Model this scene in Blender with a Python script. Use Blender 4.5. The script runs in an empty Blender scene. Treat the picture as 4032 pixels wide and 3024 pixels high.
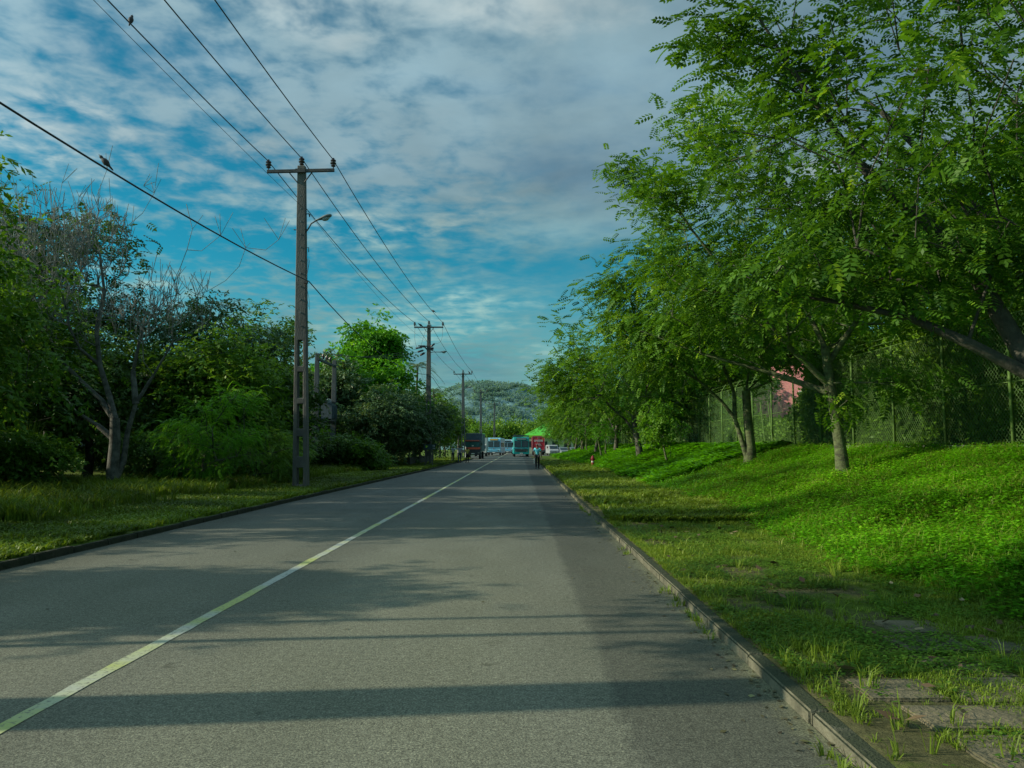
import bpy, bmesh, math, random
import numpy as np
from mathutils import Vector, Matrix
R = math.radians
scene = bpy.context.scene
COL = scene.collection
random.seed(7)

# ---------------------------------------------------------------- helpers
def link(o, parent=None):
    COL.objects.link(o)
    if parent is not None:
        o.parent = parent
    return o

def tag(o, label=None, cat=None, group=None, kind=None):
    if label: o['label'] = label
    if cat: o['category'] = cat
    if group: o['group'] = group
    if kind: o['kind'] = kind
    return o

def empty(name, loc=(0, 0, 0), rz=0.0, label=None, cat=None, group=None, scale=1.0):
    o = bpy.data.objects.new(name, None)
    o.empty_display_size = 0.3
    o.location = loc
    o.rotation_euler = (0, 0, rz)
    o.scale = (scale,) * 3
    link(o)
    return tag(o, label, cat, group)

def np_mesh(name, V, F, mat, parent=None, tint=None, smooth=False):
    V = np.asarray(V, dtype=np.float32).reshape(-1, 3)
    F = np.asarray(F, dtype=np.int32)
    k = F.shape[1]
    me = bpy.data.meshes.new(name)
    me.vertices.add(len(V)); me.vertices.foreach_set('co', V.ravel())
    me.loops.add(F.size); me.loops.foreach_set('vertex_index', F.ravel())
    me.polygons.add(len(F))
    me.polygons.foreach_set('loop_start', np.arange(0, F.size, k, dtype=np.int32))
    me.polygons.foreach_set('loop_total', np.full(len(F), k, dtype=np.int32))
    if smooth:
        me.polygons.foreach_set('use_smooth', np.ones(len(F), dtype=bool))
    me.update(calc_edges=True)
    if tint is not None:
        a = me.attributes.new('tint', 'FLOAT', 'POINT')
        a.data.foreach_set('value', np.asarray(tint, dtype=np.float32))
    me.materials.append(mat)
    o = bpy.data.objects.new(name, me)
    return link(o, parent)

class MB:
    """collects boxes, tubes, prisms and turned shapes into one mesh"""
    def __init__(s): s.v = []; s.f = []; s.M = Matrix.Identity(4)
    def add(s, vs, fs):
        n = len(s.v)
        s.v += [tuple(s.M @ Vector(p)) for p in vs]
        s.f += [tuple(n + i for i in f) for f in fs]
        return s
    def box(s, c, d, rz=0.0, rx=0.0, ry=0.0):
        m = Matrix.Translation(c) @ Matrix.Rotation(rz, 4, 'Z') @ Matrix.Rotation(ry, 4, 'Y') @ Matrix.Rotation(rx, 4, 'X')
        x, y, z = d[0] / 2, d[1] / 2, d[2] / 2
        vs = [m @ Vector((a * x, b * y, e * z)) for a, b, e in
              ((-1,-1,-1),(1,-1,-1),(1,1,-1),(-1,1,-1),(-1,-1,1),(1,-1,1),(1,1,1),(-1,1,1))]
        return s.add(vs, [(0,3,2,1),(4,5,6,7),(0,1,5,4),(1,2,6,5),(2,3,7,6),(3,0,4,7)])
    def tube(s, pts, rad, n=8, caps=True):
        pts = [Vector(p) for p in pts]
        if not hasattr(rad, '__len__'): rad = [rad] * len(pts)
        vs = []; fs = []
        up = None
        for i, p in enumerate(pts):
            d = (pts[min(i + 1, len(pts) - 1)] - pts[max(i - 1, 0)]).normalized()
            if up is None:
                up = Vector((0, 0, 1)) if abs(d.z) < .9 else Vector((1, 0, 0))
            a = d.cross(up).normalized(); b = a.cross(d).normalized(); up = b
            for k in range(n):
                t = 2 * math.pi * k / n
                vs.append(p + (a * math.cos(t) + b * math.sin(t)) * rad[i])
        for i in range(len(pts) - 1):
            for k in range(n):
                q = (k + 1) % n
                fs.append((i*n+k, i*n+q, (i+1)*n+q, (i+1)*n+k))
        if caps:
            fs.append(tuple(range(n))[::-1]); fs.append(tuple((len(pts)-1)*n + k for k in range(n)))
        return s.add(vs, fs)
    def lathe(s, prof, c=(0, 0, 0), n=14):
        vs = []; fs = []
        for r, z in prof:
            for k in range(n):
                t = 2 * math.pi * k / n
                vs.append((c[0] + r * math.cos(t), c[1] + r * math.sin(t), c[2] + z))
        for i in range(len(prof) - 1):
            for k in range(n):
                q = (k + 1) % n
                fs.append((i*n+k, i*n+q, (i+1)*n+q, (i+1)*n+k))
        fs.append(tuple(range(n))[::-1]); fs.append(tuple((len(prof)-1)*n + k for k in range(n)))
        return s.add(vs, fs)
    def prism(s, poly, x0, x1):
        """poly in (y,z), extruded along x"""
        n = len(poly)
        vs = [(x0, y, z) for y, z in poly] + [(x1, y, z) for y, z in poly]
        fs = [tuple(range(n)), tuple(range(2*n-1, n-1, -1))]
        fs += [(i, n + i, n + (i+1) % n, (i+1) % n) for i in range(n)]
        return s.add(vs, fs)
    def build(s, name, mat, parent=None, bevel=0.0, smooth=False, seg=2):
        me = bpy.data.meshes.new(name)
        me.from_pydata(s.v, [], s.f)
        bm = bmesh.new(); bm.from_mesh(me)
        bmesh.ops.recalc_face_normals(bm, faces=bm.faces)
        if bevel > 0:
            es = [e for e in bm.edges if len(e.link_faces) == 2 and e.calc_face_angle(0) > 0.6]
            bmesh.ops.bevel(bm, geom=es, offset=bevel, segments=seg, affect='EDGES', clamp_overlap=True)
        if smooth:
            for f in bm.faces: f.smooth = True
        bm.to_mesh(me); bm.free()
        me.materials.append(mat)
        return link(bpy.data.objects.new(name, me), parent)

def copy_tree(o, parent=None):
    c = o.copy(); COL.objects.link(c)
    if parent is not None: c.parent = parent
    for ch in list(o.children): copy_tree(ch, c)
    return c

# ---------------------------------------------------------------- materials
def _new(name):
    m = bpy.data.materials.new(name); m.use_nodes = True
    nt = m.node_tree; nt.nodes.clear()
    return m, nt
def nd(nt, t, **kw):
    n = nt.nodes.new(t)
    for k, v in kw.items():
        if k in n.inputs.keys() if hasattr(n.inputs, 'keys') else False: n.inputs[k].default_value = v
        else: setattr(n, k, v)
    return n
def c4(c): return (c[0], c[1], c[2], 1)

def pmat(name, c1, c2=None, scale=6.0, rough=.75, metal=0.0, bump=0.0, bscale=None, spec=.4, lo=.35, hi=.65, detail=6, stretch=(1, 1, 1), coat=0.0):
    m, nt = _new(name); L = nt.links
    out = nt.nodes.new('ShaderNodeOutputMaterial'); b = nt.nodes.new('ShaderNodeBsdfPrincipled')
    L.new(b.outputs[0], out.inputs[0])
    b.inputs['Roughness'].default_value = rough; b.inputs['Metallic'].default_value = metal
    b.inputs['Specular IOR Level'].default_value = spec
    b.inputs['Coat Weight'].default_value = coat
    tc = nt.nodes.new('ShaderNodeTexCoord'); mp = nt.nodes.new('ShaderNodeMapping')
    mp.inputs['Scale'].default_value = stretch
    L.new(tc.outputs['Object'], mp.inputs[0])
    no = nt.nodes.new('ShaderNodeTexNoise'); no.inputs['Scale'].default_value = scale; no.inputs['Detail'].default_value = detail
    no.inputs['Roughness'].default_value = .62
    L.new(mp.outputs[0], no.inputs[0])
    r = nt.nodes.new('ShaderNodeValToRGB')
    r.color_ramp.elements[0].position = lo; r.color_ramp.elements[0].color = c4(c1)
    r.color_ramp.elements[1].position = hi; r.color_ramp.elements[1].color = c4(c2 if c2 else [x * .8 for x in c1])
    L.new(no.outputs[0], r.inputs[0]); L.new(r.outputs[0], b.inputs['Base Color'])
    if bump:
        n2 = nt.nodes.new('ShaderNodeTexNoise'); n2.inputs['Scale'].default_value = bscale or scale * 4; n2.inputs['Detail'].default_value = 6
        L.new(mp.outputs[0], n2.inputs[0])
        bp = nt.nodes.new('ShaderNodeBump'); bp.inputs['Strength'].default_value = bump; bp.inputs['Distance'].default_value = .03
        L.new(n2.outputs[0], bp.inputs['Height']); L.new(bp.outputs[0], b.inputs['Normal'])
    return m

def leafmat(name, dark, light, hot=None, trans=.3, rough=.5, patch=.35):
    """colour by the per-leaf attribute 'tint' (0..1)"""
    m, nt = _new(name); L = nt.links
    out = nt.nodes.new('ShaderNodeOutputMaterial')
    at = nt.nodes.new('ShaderNodeAttribute'); at.attribute_name = 'tint'
    r = nt.nodes.new('ShaderNodeValToRGB')
    e = r.color_ramp.elements
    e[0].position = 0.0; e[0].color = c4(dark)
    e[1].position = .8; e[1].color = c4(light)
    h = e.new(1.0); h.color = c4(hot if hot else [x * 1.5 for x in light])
    g = nt.nodes.new('ShaderNodeNewGeometry')
    n = nt.nodes.new('ShaderNodeTexNoise'); n.inputs['Scale'].default_value = patch; n.inputs['Detail'].default_value = 2
    L.new(g.outputs['Position'], n.inputs[0])
    ad = nt.nodes.new('ShaderNodeMath'); ad.operation = 'MULTIPLY_ADD'; ad.inputs[1].default_value = .9; ad.inputs[2].default_value = -.45
    L.new(n.outputs[0], ad.inputs[0])
    a2 = nt.nodes.new('ShaderNodeMath'); a2.operation = 'ADD'; a2.use_clamp = True
    L.new(ad.outputs[0], a2.inputs[0]); L.new(at.outputs['Fac'], a2.inputs[1]); L.new(a2.outputs[0], r.inputs[0])
    b = nt.nodes.new('ShaderNodeBsdfPrincipled'); b.inputs['Roughness'].default_value = rough
    b.inputs['Specular IOR Level'].default_value = .22
    L.new(r.outputs[0], b.inputs['Base Color'])
    if trans > 0:
        t = nt.nodes.new('ShaderNodeBsdfTranslucent')
        mx = nt.nodes.new('ShaderNodeMixRGB'); mx.blend_type = 'MULTIPLY'; mx.inputs[0].default_value = 1
        mx.inputs[2].default_value = (1.5, 1.45, .6, 1)
        L.new(r.outputs[0], mx.inputs[1]); L.new(mx.outputs[0], t.inputs[0])
        s = nt.nodes.new('ShaderNodeMixShader'); s.inputs[0].default_value = trans
        L.new(b.outputs[0], s.inputs[1]); L.new(t.outputs[0], s.inputs[2]); L.new(s.outputs[0], out.inputs[0])
    else:
        L.new(b.outputs[0], out.inputs[0])
    return m

M = {}
M['concrete'] = pmat('weathered_concrete', (.085, .083, .08), (.15, .145, .13), 3, .9, bump=.4, bscale=30, stretch=(1, 1, .25))
M['concrete_far'] = pmat('dark_concrete', (.075, .085, .09), (.11, .12, .12), 2, .9)
M['steel'] = pmat('dark_steel', (.05, .052, .055), (.09, .085, .08), 12, .6, metal=.3)
M['porcelain'] = pmat('brown_porcelain', (.035, .025, .025), (.07, .05, .05), 10, .25)
M['wire'] = pmat('wire_black', (.02, .025, .03), (.03, .035, .04), 10, .6)
M['lampgrey'] = pmat('lamp_housing', (.12, .14, .14), (.18, .2, .2), 8, .5)
M['lampglass'] = pmat('lamp_glass', (.3, .34, .34), (.4, .42, .42), 8, .15)
M['kerb'] = pmat('kerb_concrete', (.2, .185, .11), (.05, .055, .03), 4.2, .95, bump=.7, bscale=60, lo=.35, hi=.68)
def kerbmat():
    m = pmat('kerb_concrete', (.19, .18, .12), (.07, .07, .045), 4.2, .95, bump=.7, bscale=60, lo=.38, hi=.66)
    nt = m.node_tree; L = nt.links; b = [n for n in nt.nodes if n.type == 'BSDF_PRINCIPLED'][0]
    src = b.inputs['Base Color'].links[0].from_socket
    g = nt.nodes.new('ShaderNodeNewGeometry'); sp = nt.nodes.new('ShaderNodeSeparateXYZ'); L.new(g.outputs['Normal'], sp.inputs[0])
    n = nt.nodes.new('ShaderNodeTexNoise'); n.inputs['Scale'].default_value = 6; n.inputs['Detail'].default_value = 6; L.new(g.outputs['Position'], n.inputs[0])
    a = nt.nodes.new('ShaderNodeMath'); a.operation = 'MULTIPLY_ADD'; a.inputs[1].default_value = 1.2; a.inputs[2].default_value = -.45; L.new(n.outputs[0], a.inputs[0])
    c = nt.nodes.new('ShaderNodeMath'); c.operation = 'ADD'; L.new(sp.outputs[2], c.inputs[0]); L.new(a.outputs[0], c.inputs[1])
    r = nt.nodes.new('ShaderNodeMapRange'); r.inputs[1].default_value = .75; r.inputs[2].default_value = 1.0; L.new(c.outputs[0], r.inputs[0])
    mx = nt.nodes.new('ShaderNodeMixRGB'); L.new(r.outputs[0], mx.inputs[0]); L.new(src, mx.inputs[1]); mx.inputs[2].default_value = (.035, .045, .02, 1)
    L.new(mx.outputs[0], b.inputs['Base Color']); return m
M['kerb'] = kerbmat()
M['kerb_mossy'] = pmat('mossy_kerb', (.05, .05, .03), (.02, .028, .012), 5, .95, bump=.6)
M['bark'] = pmat('tree_bark', (.05, .045, .035), (.15, .15, .11), 6, .95, bump=.8, bscale=25, stretch=(1, 1, .5))
M['bark_mossy'] = pmat('mossy_bark', (.16, .2, .08), (.055, .055, .035), 4, .95, bump=.8, bscale=25, stretch=(1, 1, 2.5))
M['bark_dead'] = pmat('grey_dead_bark', (.045, .045, .038), (.16, .16, .14), 5, .95, bump=.5)
M['bark_dark'] = pmat('dark_bark', (.035, .035, .028), (.08, .075, .055), 6, .95, bump=.5)
M['leaf_avenue'] = leafmat('avenue_leaf', (.03, .085, .01), (.125, .27, .02), (.28, .43, .03), trans=.38)
M['leaf_yellow'] = leafmat('yellowing_leaf', (.05, .14, .008), (.16, .34, .012), (.3, .4, .03), trans=.35)
M['leaf_dark'] = leafmat('dark_leaf', (.028, .062, .016), (.085, .175, .028), (.17, .28, .04), trans=.25)
M['leaf_grey'] = leafmat('grey_green_leaf', (.03, .07, .03), (.10, .18, .07), (.24, .3, .17), trans=.2)
M['leaf_mid'] = leafmat('mid_leaf', (.03, .09, .014), (.13, .26, .025), (.25, .39, .04), trans=.3)
M['leaf_fresh'] = leafmat('fresh_leaf', (.05, .17, .012), (.13, .36, .018), (.24, .5, .03), trans=.35)
M['leaf_hedge'] = leafmat('hedge_leaf', (.05, .13, .008), (.15, .3, .015), (.28, .42, .03), trans=.2, patch=.8)
M['grass'] = leafmat('grass_blade', (.07, .11, .015), (.22, .32, .03), (.40, .42, .12), trans=.32, patch=.6)
M['weed'] = leafmat('ground_cover_leaf', (.035, .13, .006), (.17, .47, .01), (.34, .62, .03), trans=.38, patch=.45)
M['white'] = pmat('white_paint', (.7, .7, .66), (.5, .5, .46), 3, .5)
M['black'] = pmat('black_rubber', (.015, .015, .016), (.03, .03, .03), 6, .8)
M['glass_dark'] = pmat('dark_glass', (.015, .03, .035), (.03, .05, .055), 2, .12, spec=.6)
M['chrome'] = pmat('dull_metal', (.3, .32, .33), (.2, .2, .2), 6, .35, metal=.7)

# ---------------------------------------------------------------- world, sun, camera
SUN_EL = R(24); SUN_AZ_DIR = Vector((-1, -.10, 0)).normalized()   # towards the sun
def make_world():
    w = bpy.data.worlds.new('World'); scene.world = w; w.use_nodes = True
    nt = w.node_tree; nt.nodes.clear(); L = nt.links
    out = nt.nodes.new('ShaderNodeOutputWorld'); bg = nt.nodes.new('ShaderNodeBackground')
    bg.inputs[1].default_value = .1
    L.new(bg.outputs[0], out.inputs[0])
    sky = nt.nodes.new('ShaderNodeTexSky'); sky.sky_type = 'NISHITA'; sky.sun_disc = False
    sky.sun_elevation = SUN_EL
    sky.sun_rotation = math.atan2(SUN_AZ_DIR.x, SUN_AZ_DIR.y)
    sky.altitude = 50; sky.air_density = 1.0; sky.dust_density = .6; sky.ozone_density = 1.5
    tc = nt.nodes.new('ShaderNodeTexCoord'); sp = nt.nodes.new('ShaderNodeSeparateXYZ')
    L.new(tc.outputs['Generated'], sp.inputs[0])
    def math_(op, a, b=None, clamp=False, c=None):
        n = nt.nodes.new('ShaderNodeMath'); n.operation = op; n.use_clamp = clamp
        for i, v in enumerate((a, b, c)):
            if v is None: continue
            if isinstance(v, (int, float)): n.inputs[i].default_value = v
            else: L.new(v, n.inputs[i])
        return n.outputs[0]
    def ramp(v, stops):
        r = nt.nodes.new('ShaderNodeValToRGB'); e = r.color_ramp.elements
        r.color_ramp.interpolation = 'EASE'
        e[0].position, e[0].color = stops[0][0], c4(stops[0][1]) if hasattr(stops[0][1], '__len__') else (stops[0][1],)*3 + (1,)
        e[1].position, e[1].color = stops[-1][0], c4(stops[-1][1]) if hasattr(stops[-1][1], '__len__') else (stops[-1][1],)*3 + (1,)
        for p, c in stops[1:-1]:
            x = e.new(p); x.color = c4(c) if hasattr(c, '__len__') else (c, c, c, 1)
        L.new(v, r.inputs[0]); return r.outputs[0]
    x, y, z = sp.outputs
    zz = math_('ADD', math_('MAXIMUM', z, 0.0), .10)
    cb = nt.nodes.new('ShaderNodeCombineXYZ')
    L.new(math_('DIVIDE', x, zz), cb.inputs[0]); L.new(math_('DIVIDE', y, zz), cb.inputs[1])
    def noise(scale, detail=5, rough=.55, off=(0, 0, 0), dist=0.0, sc=(1, 1, 1)):
        mp = nt.nodes.new('ShaderNodeMapping'); mp.inputs['Location'].default_value = off; mp.inputs['Scale'].default_value = sc
        L.new(cb.outputs[0], mp.inputs[0])
        n = nt.nodes.new('ShaderNodeTexNoise'); n.inputs['Scale'].default_value = scale; n.inputs['Detail'].default_value = detail
        n.inputs['Roughness'].default_value = rough; n.inputs['Distortion'].default_value = dist
        L.new(mp.outputs[0], n.inputs[0]); return n.outputs[0]
    big = noise(.55, 3, .5, (3.1, 1.7, 0), .3, (1, .55, 1))
    med = noise(1.5, 6, .6, (.4, 5.2, 0), .5)
    puff = noise(9.0, 4, .55, (9, 2, 0), .2)
    # mackerel patches live towards the left and high up
    left = ramp(math_('MULTIPLY_ADD', x, -1.0, False, .5), [(.3, 0.0), (.75, 1.0)])
    elev = ramp(z, SKY_COVER)
    cover = math_('ADD', math_('MULTIPLY', big, .75), math_('MULTIPLY', med, .5))
    cover = math_('ADD', cover, math_('MULTIPLY', math_('MULTIPLY', math_('SUBTRACT', puff, .5), 1.5), math_('ADD', math_('MULTIPLY', left, .75), .02)))
    cover = math_('ADD', cover, elev)
    mask = ramp(cover, [(.54, 0.0), (1.0, 1.0)])
    tint = nt.nodes.new('ShaderNodeMixRGB'); tint.blend_type = 'MULTIPLY'; tint.inputs[0].default_value = 1
    L.new(sky.outputs[0], tint.inputs[1]); L.new(ramp(z, SKY_TINT), tint.inputs[2])
    shade = math_('ADD', math_('MULTIPLY', noise(.95, 3, .5, (1.6, 8.3, 0), .2), .85), math_('MULTIPLY', puff, .15))
    ccol = ramp(shade, CLOUD_COL)
    # clouds brightened towards the sun and above the frame, adding fill light
    dt = nt.nodes.new('ShaderNodeVectorMath'); dt.operation = 'DOT_PRODUCT'
    L.new(tc.outputs['Generated'], dt.inputs[0])
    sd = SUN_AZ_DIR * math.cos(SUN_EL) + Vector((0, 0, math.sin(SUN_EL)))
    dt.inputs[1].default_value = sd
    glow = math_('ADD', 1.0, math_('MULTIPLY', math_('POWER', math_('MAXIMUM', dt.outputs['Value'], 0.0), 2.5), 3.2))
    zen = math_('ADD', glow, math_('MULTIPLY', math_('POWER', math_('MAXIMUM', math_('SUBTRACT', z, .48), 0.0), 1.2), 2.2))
    # one broad sunlit cloud ahead, high over the road
    d2 = nt.nodes.new('ShaderNodeVectorMath'); d2.operation = 'DOT_PRODUCT'; L.new(tc.outputs['Generated'], d2.inputs[0]); d2.inputs[1].default_value = Vector((-.07, .9, .42)).normalized()
    lump = math_('MULTIPLY', ramp(d2.outputs['Value'], [(.90, 0.0), (.995, 1.0)]), math_('MULTIPLY', math_('SUBTRACT', noise(1.7, 5, .55, (4, 4, 0), .2), .30), 1.5))
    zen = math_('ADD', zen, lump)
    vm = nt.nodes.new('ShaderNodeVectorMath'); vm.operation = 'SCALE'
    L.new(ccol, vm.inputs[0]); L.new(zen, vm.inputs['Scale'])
    ct = nt.nodes.new('ShaderNodeMixRGB'); ct.blend_type = 'MULTIPLY'; ct.inputs[0].default_value = 1
    L.new(vm.outputs[0], ct.inputs[1]); L.new(ramp(z, [(0.0, (.85, 1.25, 1.1)), (.2, (.8, 1.08, 1.0)), (.35, (1, 1, 1)), (1, (1, 1, 1))]), ct.inputs[2])
    mix = nt.nodes.new('ShaderNodeMixRGB'); L.new(mask, mix.inputs[0])
    L.new(tint.outputs[0], mix.inputs[1]); L.new(ct.outputs[0], mix.inputs[2])
    L.new(mix.outputs[0], bg.inputs[0])
SKY_COVER = [(0.0, .22), (.09, .26), (.16, .10), (.235, .08), (.30, .22), (.4, .30), (1.0, .28)]
SKY_TINT = [(0.0, (.6, 1.0, .8)), (.12, (.34, 1.0, .95)), (.25, (.09, .92, .98)), (1.0, (.3, .6, .7))]
CLOUD_COL = [(.34, (1.15, 2.1, 2.8)), (.5, (1.8, 2.8, 3.25)), (.62, (3.3, 4.0, 4.1))]
make_world()

sun = bpy.data.lights.new('sun', 'SUN'); sun.energy = 5.0; sun.angle = R(.6); sun.color = (1, .92, .72)
so = bpy.data.objects.new('sun', sun); link(so)
sd = SUN_AZ_DIR * math.cos(SUN_EL) + Vector((0, 0, math.sin(SUN_EL)))
so.rotation_euler = sd.to_track_quat('Z', 'Y').to_euler(); so.location = sd * 60

cam = bpy.data.cameras.new('camera'); cam.sensor_width = 36; cam.lens = 36 * 1671 / 2212
cam.clip_end = 5000; cam.clip_start = .05
co = bpy.data.objects.new('camera', cam); link(co)
co.location = (0, 0, 1.5); co.rotation_euler = (R(90 + 4.67), 0, R(.549))
scene.camera = co
scene.view_settings.view_transform = 'Standard'; scene.view_settings.look = 'None'; scene.view_settings.exposure = 0
# ---------------------------------------------------------------- ground, road, kerbs
def lerp(a, b, t): return a + (b - a) * t
def sst(a, b, x):
    t = np.clip((np.asarray(x, float) - a) / (b - a), 0, 1); return t * t * (3 - 2 * t)
def kL(y):   # left kerb face
    y = np.asarray(y, float)
    return -6.33 + .4 * sst(10, 60, y) - 2.7 * sst(100.5, 104, y)
def kR(y):
    y = np.asarray(y, float)
    return 1.58 + .1 * sst(10, 60, y) + 6.5 * sst(126, 131, y)
def vnoise(x, y, s, seed=0):
    """cheap smooth value noise, vectorised"""
    x = np.asarray(x, float) / s + 37.7 + seed * 13.1; y = np.asarray(y, float) / s + 91.3 + seed * 7.7
    xi = np.floor(x); yi = np.floor(y); fx = x - xi; fy = y - yi
    fx = fx * fx * (3 - 2 * fx); fy = fy * fy * (3 - 2 * fy)
    def h(a, b):
        v = np.sin(a * 127.1 + b * 311.7 + seed * 74.7) * 43758.5453
        return v - np.floor(v)
    return lerp(lerp(h(xi, yi), h(xi + 1, yi), fx), lerp(h(xi, yi + 1), h(xi + 1, yi + 1), fx), fy)
def GZ(x, y):
    """height of the verges and the bank"""
    x = np.asarray(x, float); y = np.asarray(y, float)
    toe = 4.1 + .9 * sst(5, 20, y) + .5 * (vnoise(x * 0, y, 5, 2) - .5)
    fade = 1 - sst(95, 125, y)
    ridge = .42 * (vnoise(y * 0, y, 7.5, 5) - .45) * sst(0, 2.2, x - toe) * (1 - sst(8.2, 9.9, x)) * sst(25, 34, y)
    bank = 1.33 * np.clip((x - toe) / np.maximum(9.7 - toe, .5), 0, 1) ** .92
    bump = (.26 * (vnoise(x, y, 1.7, 1) - .5) + .12 * (vnoise(x, y, .6, 11) - .5)) * sst(0, 1.5, x - toe) * (1 - sst(9.0, 10, x))
    r = .068 + (bank + bump + ridge) * fade + .05 * (vnoise(x, y, .7, 3) - .5) * sst(.3, 1, x - kR(y)) * (.2 + .8 * sst(5, 8, y))
    l = .085 + .08 * (vnoise(x, y, 1.2, 4) - .4) * sst(.2, 1.5, kL(y) - x) + .45 * sst(3, 16, kL(y) - x)
    rr = np.where(x > 0, r, l)
    flat = sst(128, 160, y)
    return rr * (1 - flat) + .1 * flat

def ground_grid():
    ys = np.concatenate([np.arange(-40, 0, 2.0), np.arange(0, 30, .3), np.arange(30, 70, .6), np.arange(70, 200, 1.5), np.geomspace(200, 4200, 30)])
    dl = np.concatenate([[.11, .2, .4], np.arange(.8, 8, .4), np.arange(8, 25, 1.2), np.geomspace(26, 2500, 16)])
    dr = np.concatenate([[.112, .2, .35], np.arange(.6, 9.5, .28), np.arange(9.6, 20, 1.0), np.geomspace(22, 2500, 16)])
    cols = []
    Y = ys[:, None]
    XL = kL(ys)[:, None] - dl[None, ::-1]; XR = kR(ys)[:, None] + dr[None, :]
    ZL = GZ(XL, Y + 0 * XL); ZR = GZ(XR, Y + 0 * XR)
    lowL = kL(ys)[:, None] + .02; lowR = kR(ys)[:, None] - .02
    X = np.hstack([XL, lowL, lowR, XR]); Z = np.hstack([ZL, 0 * lowL - .06, 0 * lowR - .06, ZR])
    YY = np.repeat(Y, X.shape[1], 1)
    V = np.stack([X, YY, Z], -1)
    ny, nx = X.shape
    i = np.arange(ny - 1)[:, None] * nx + np.arange(nx - 1)[None, :]
    F = np.stack([i, i + 1, i + 1 + nx, i + nx], -1).reshape(-1, 4)
    return V.reshape(-1, 3), F

def ground_mat():
    m, nt = _new('grassy_soil'); L = nt.links
    out = nt.nodes.new('ShaderNodeOutputMaterial'); b = nt.nodes.new('ShaderNodeBsdfPrincipled')
    b.inputs['Roughness'].default_value = .95; b.inputs['Specular IOR Level'].default_value = .1
    L.new(b.outputs[0], out.inputs[0])
    tc = nt.nodes.new('ShaderNodeTexCoord')
    def noise(s, d=5, r=.6):
        n = nt.nodes.new('ShaderNodeTexNoise'); n.inputs['Scale'].default_value = s; n.inputs['Detail'].default_value = d; n.inputs['Roughness'].default_value = r
        L.new(tc.outputs['Object'], n.inputs[0]); return n.outputs[0]
    r1 = nt.nodes.new('ShaderNodeValToRGB'); e = r1.color_ramp.elements
    e[0].position = .3; e[0].color = (.06, .11, .012, 1); e[1].position = .7; e[1].color = (.15, .22, .03, 1)
    L.new(noise(9, 8, .75), r1.inputs[0])
    r2 = nt.nodes.new('ShaderNodeValToRGB'); e = r2.color_ramp.elements
    e[0].position = .3; e[0].color = (.05, .055, .025, 1); e[1].position = .75; e[1].color = (.19, .18, .08, 1)
    L.new(noise(14, 8, .75), r2.inputs[0])
    # worn soil close to the right kerb
    sp = nt.nodes.new('ShaderNodeSeparateXYZ'); L.new(tc.outputs['Object'], sp.inputs[0])
    mr = nt.nodes.new('ShaderNodeMapRange'); mr.inputs[1].default_value = 2.6; mr.inputs[2].default_value = 5.2; mr.inputs[3].default_value = .17; mr.inputs[4].default_value = -.3
    L.new(sp.outputs[0], mr.inputs[0])
    gt = nt.nodes.new('ShaderNodeMath'); gt.operation = 'GREATER_THAN'; gt.inputs[1].default_value = 0; L.new(sp.outputs[0], gt.inputs[0])
    mu = nt.nodes.new('ShaderNodeMath'); mu.operation = 'MULTIPLY'; L.new(mr.outputs[0], mu.inputs[0]); L.new(gt.outputs[0], mu.inputs[1])
    ad = nt.nodes.new('ShaderNodeMath'); ad.operation = 'ADD'; L.new(noise(1.6, 6, .65), ad.inputs[0]); L.new(mu.outputs[0], ad.inputs[1])
    r3 = nt.nodes.new('ShaderNodeValToRGB'); r3.color_ramp.elements[0].position = .52; r3.color_ramp.elements[1].position = .64
    L.new(ad.outputs[0], r3.inputs[0])
    mx = nt.nodes.new('ShaderNodeMixRGB'); L.new(r3.outputs[0], mx.inputs[0]); L.new(r1.outputs[0], mx.inputs[1]); L.new(r2.outputs[0], mx.inputs[2])
    L.new(mx.outputs[0], b.inputs['Base Color'])
    bp = nt.nodes.new('ShaderNodeBump'); bp.inputs['Strength'].default_value = .9; bp.inputs['Distance'].default_value = .05
    L.new(noise(30, 8, .7), bp.inputs['Height']); L.new(bp.outputs[0], b.inputs['Normal'])
    return m

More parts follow.
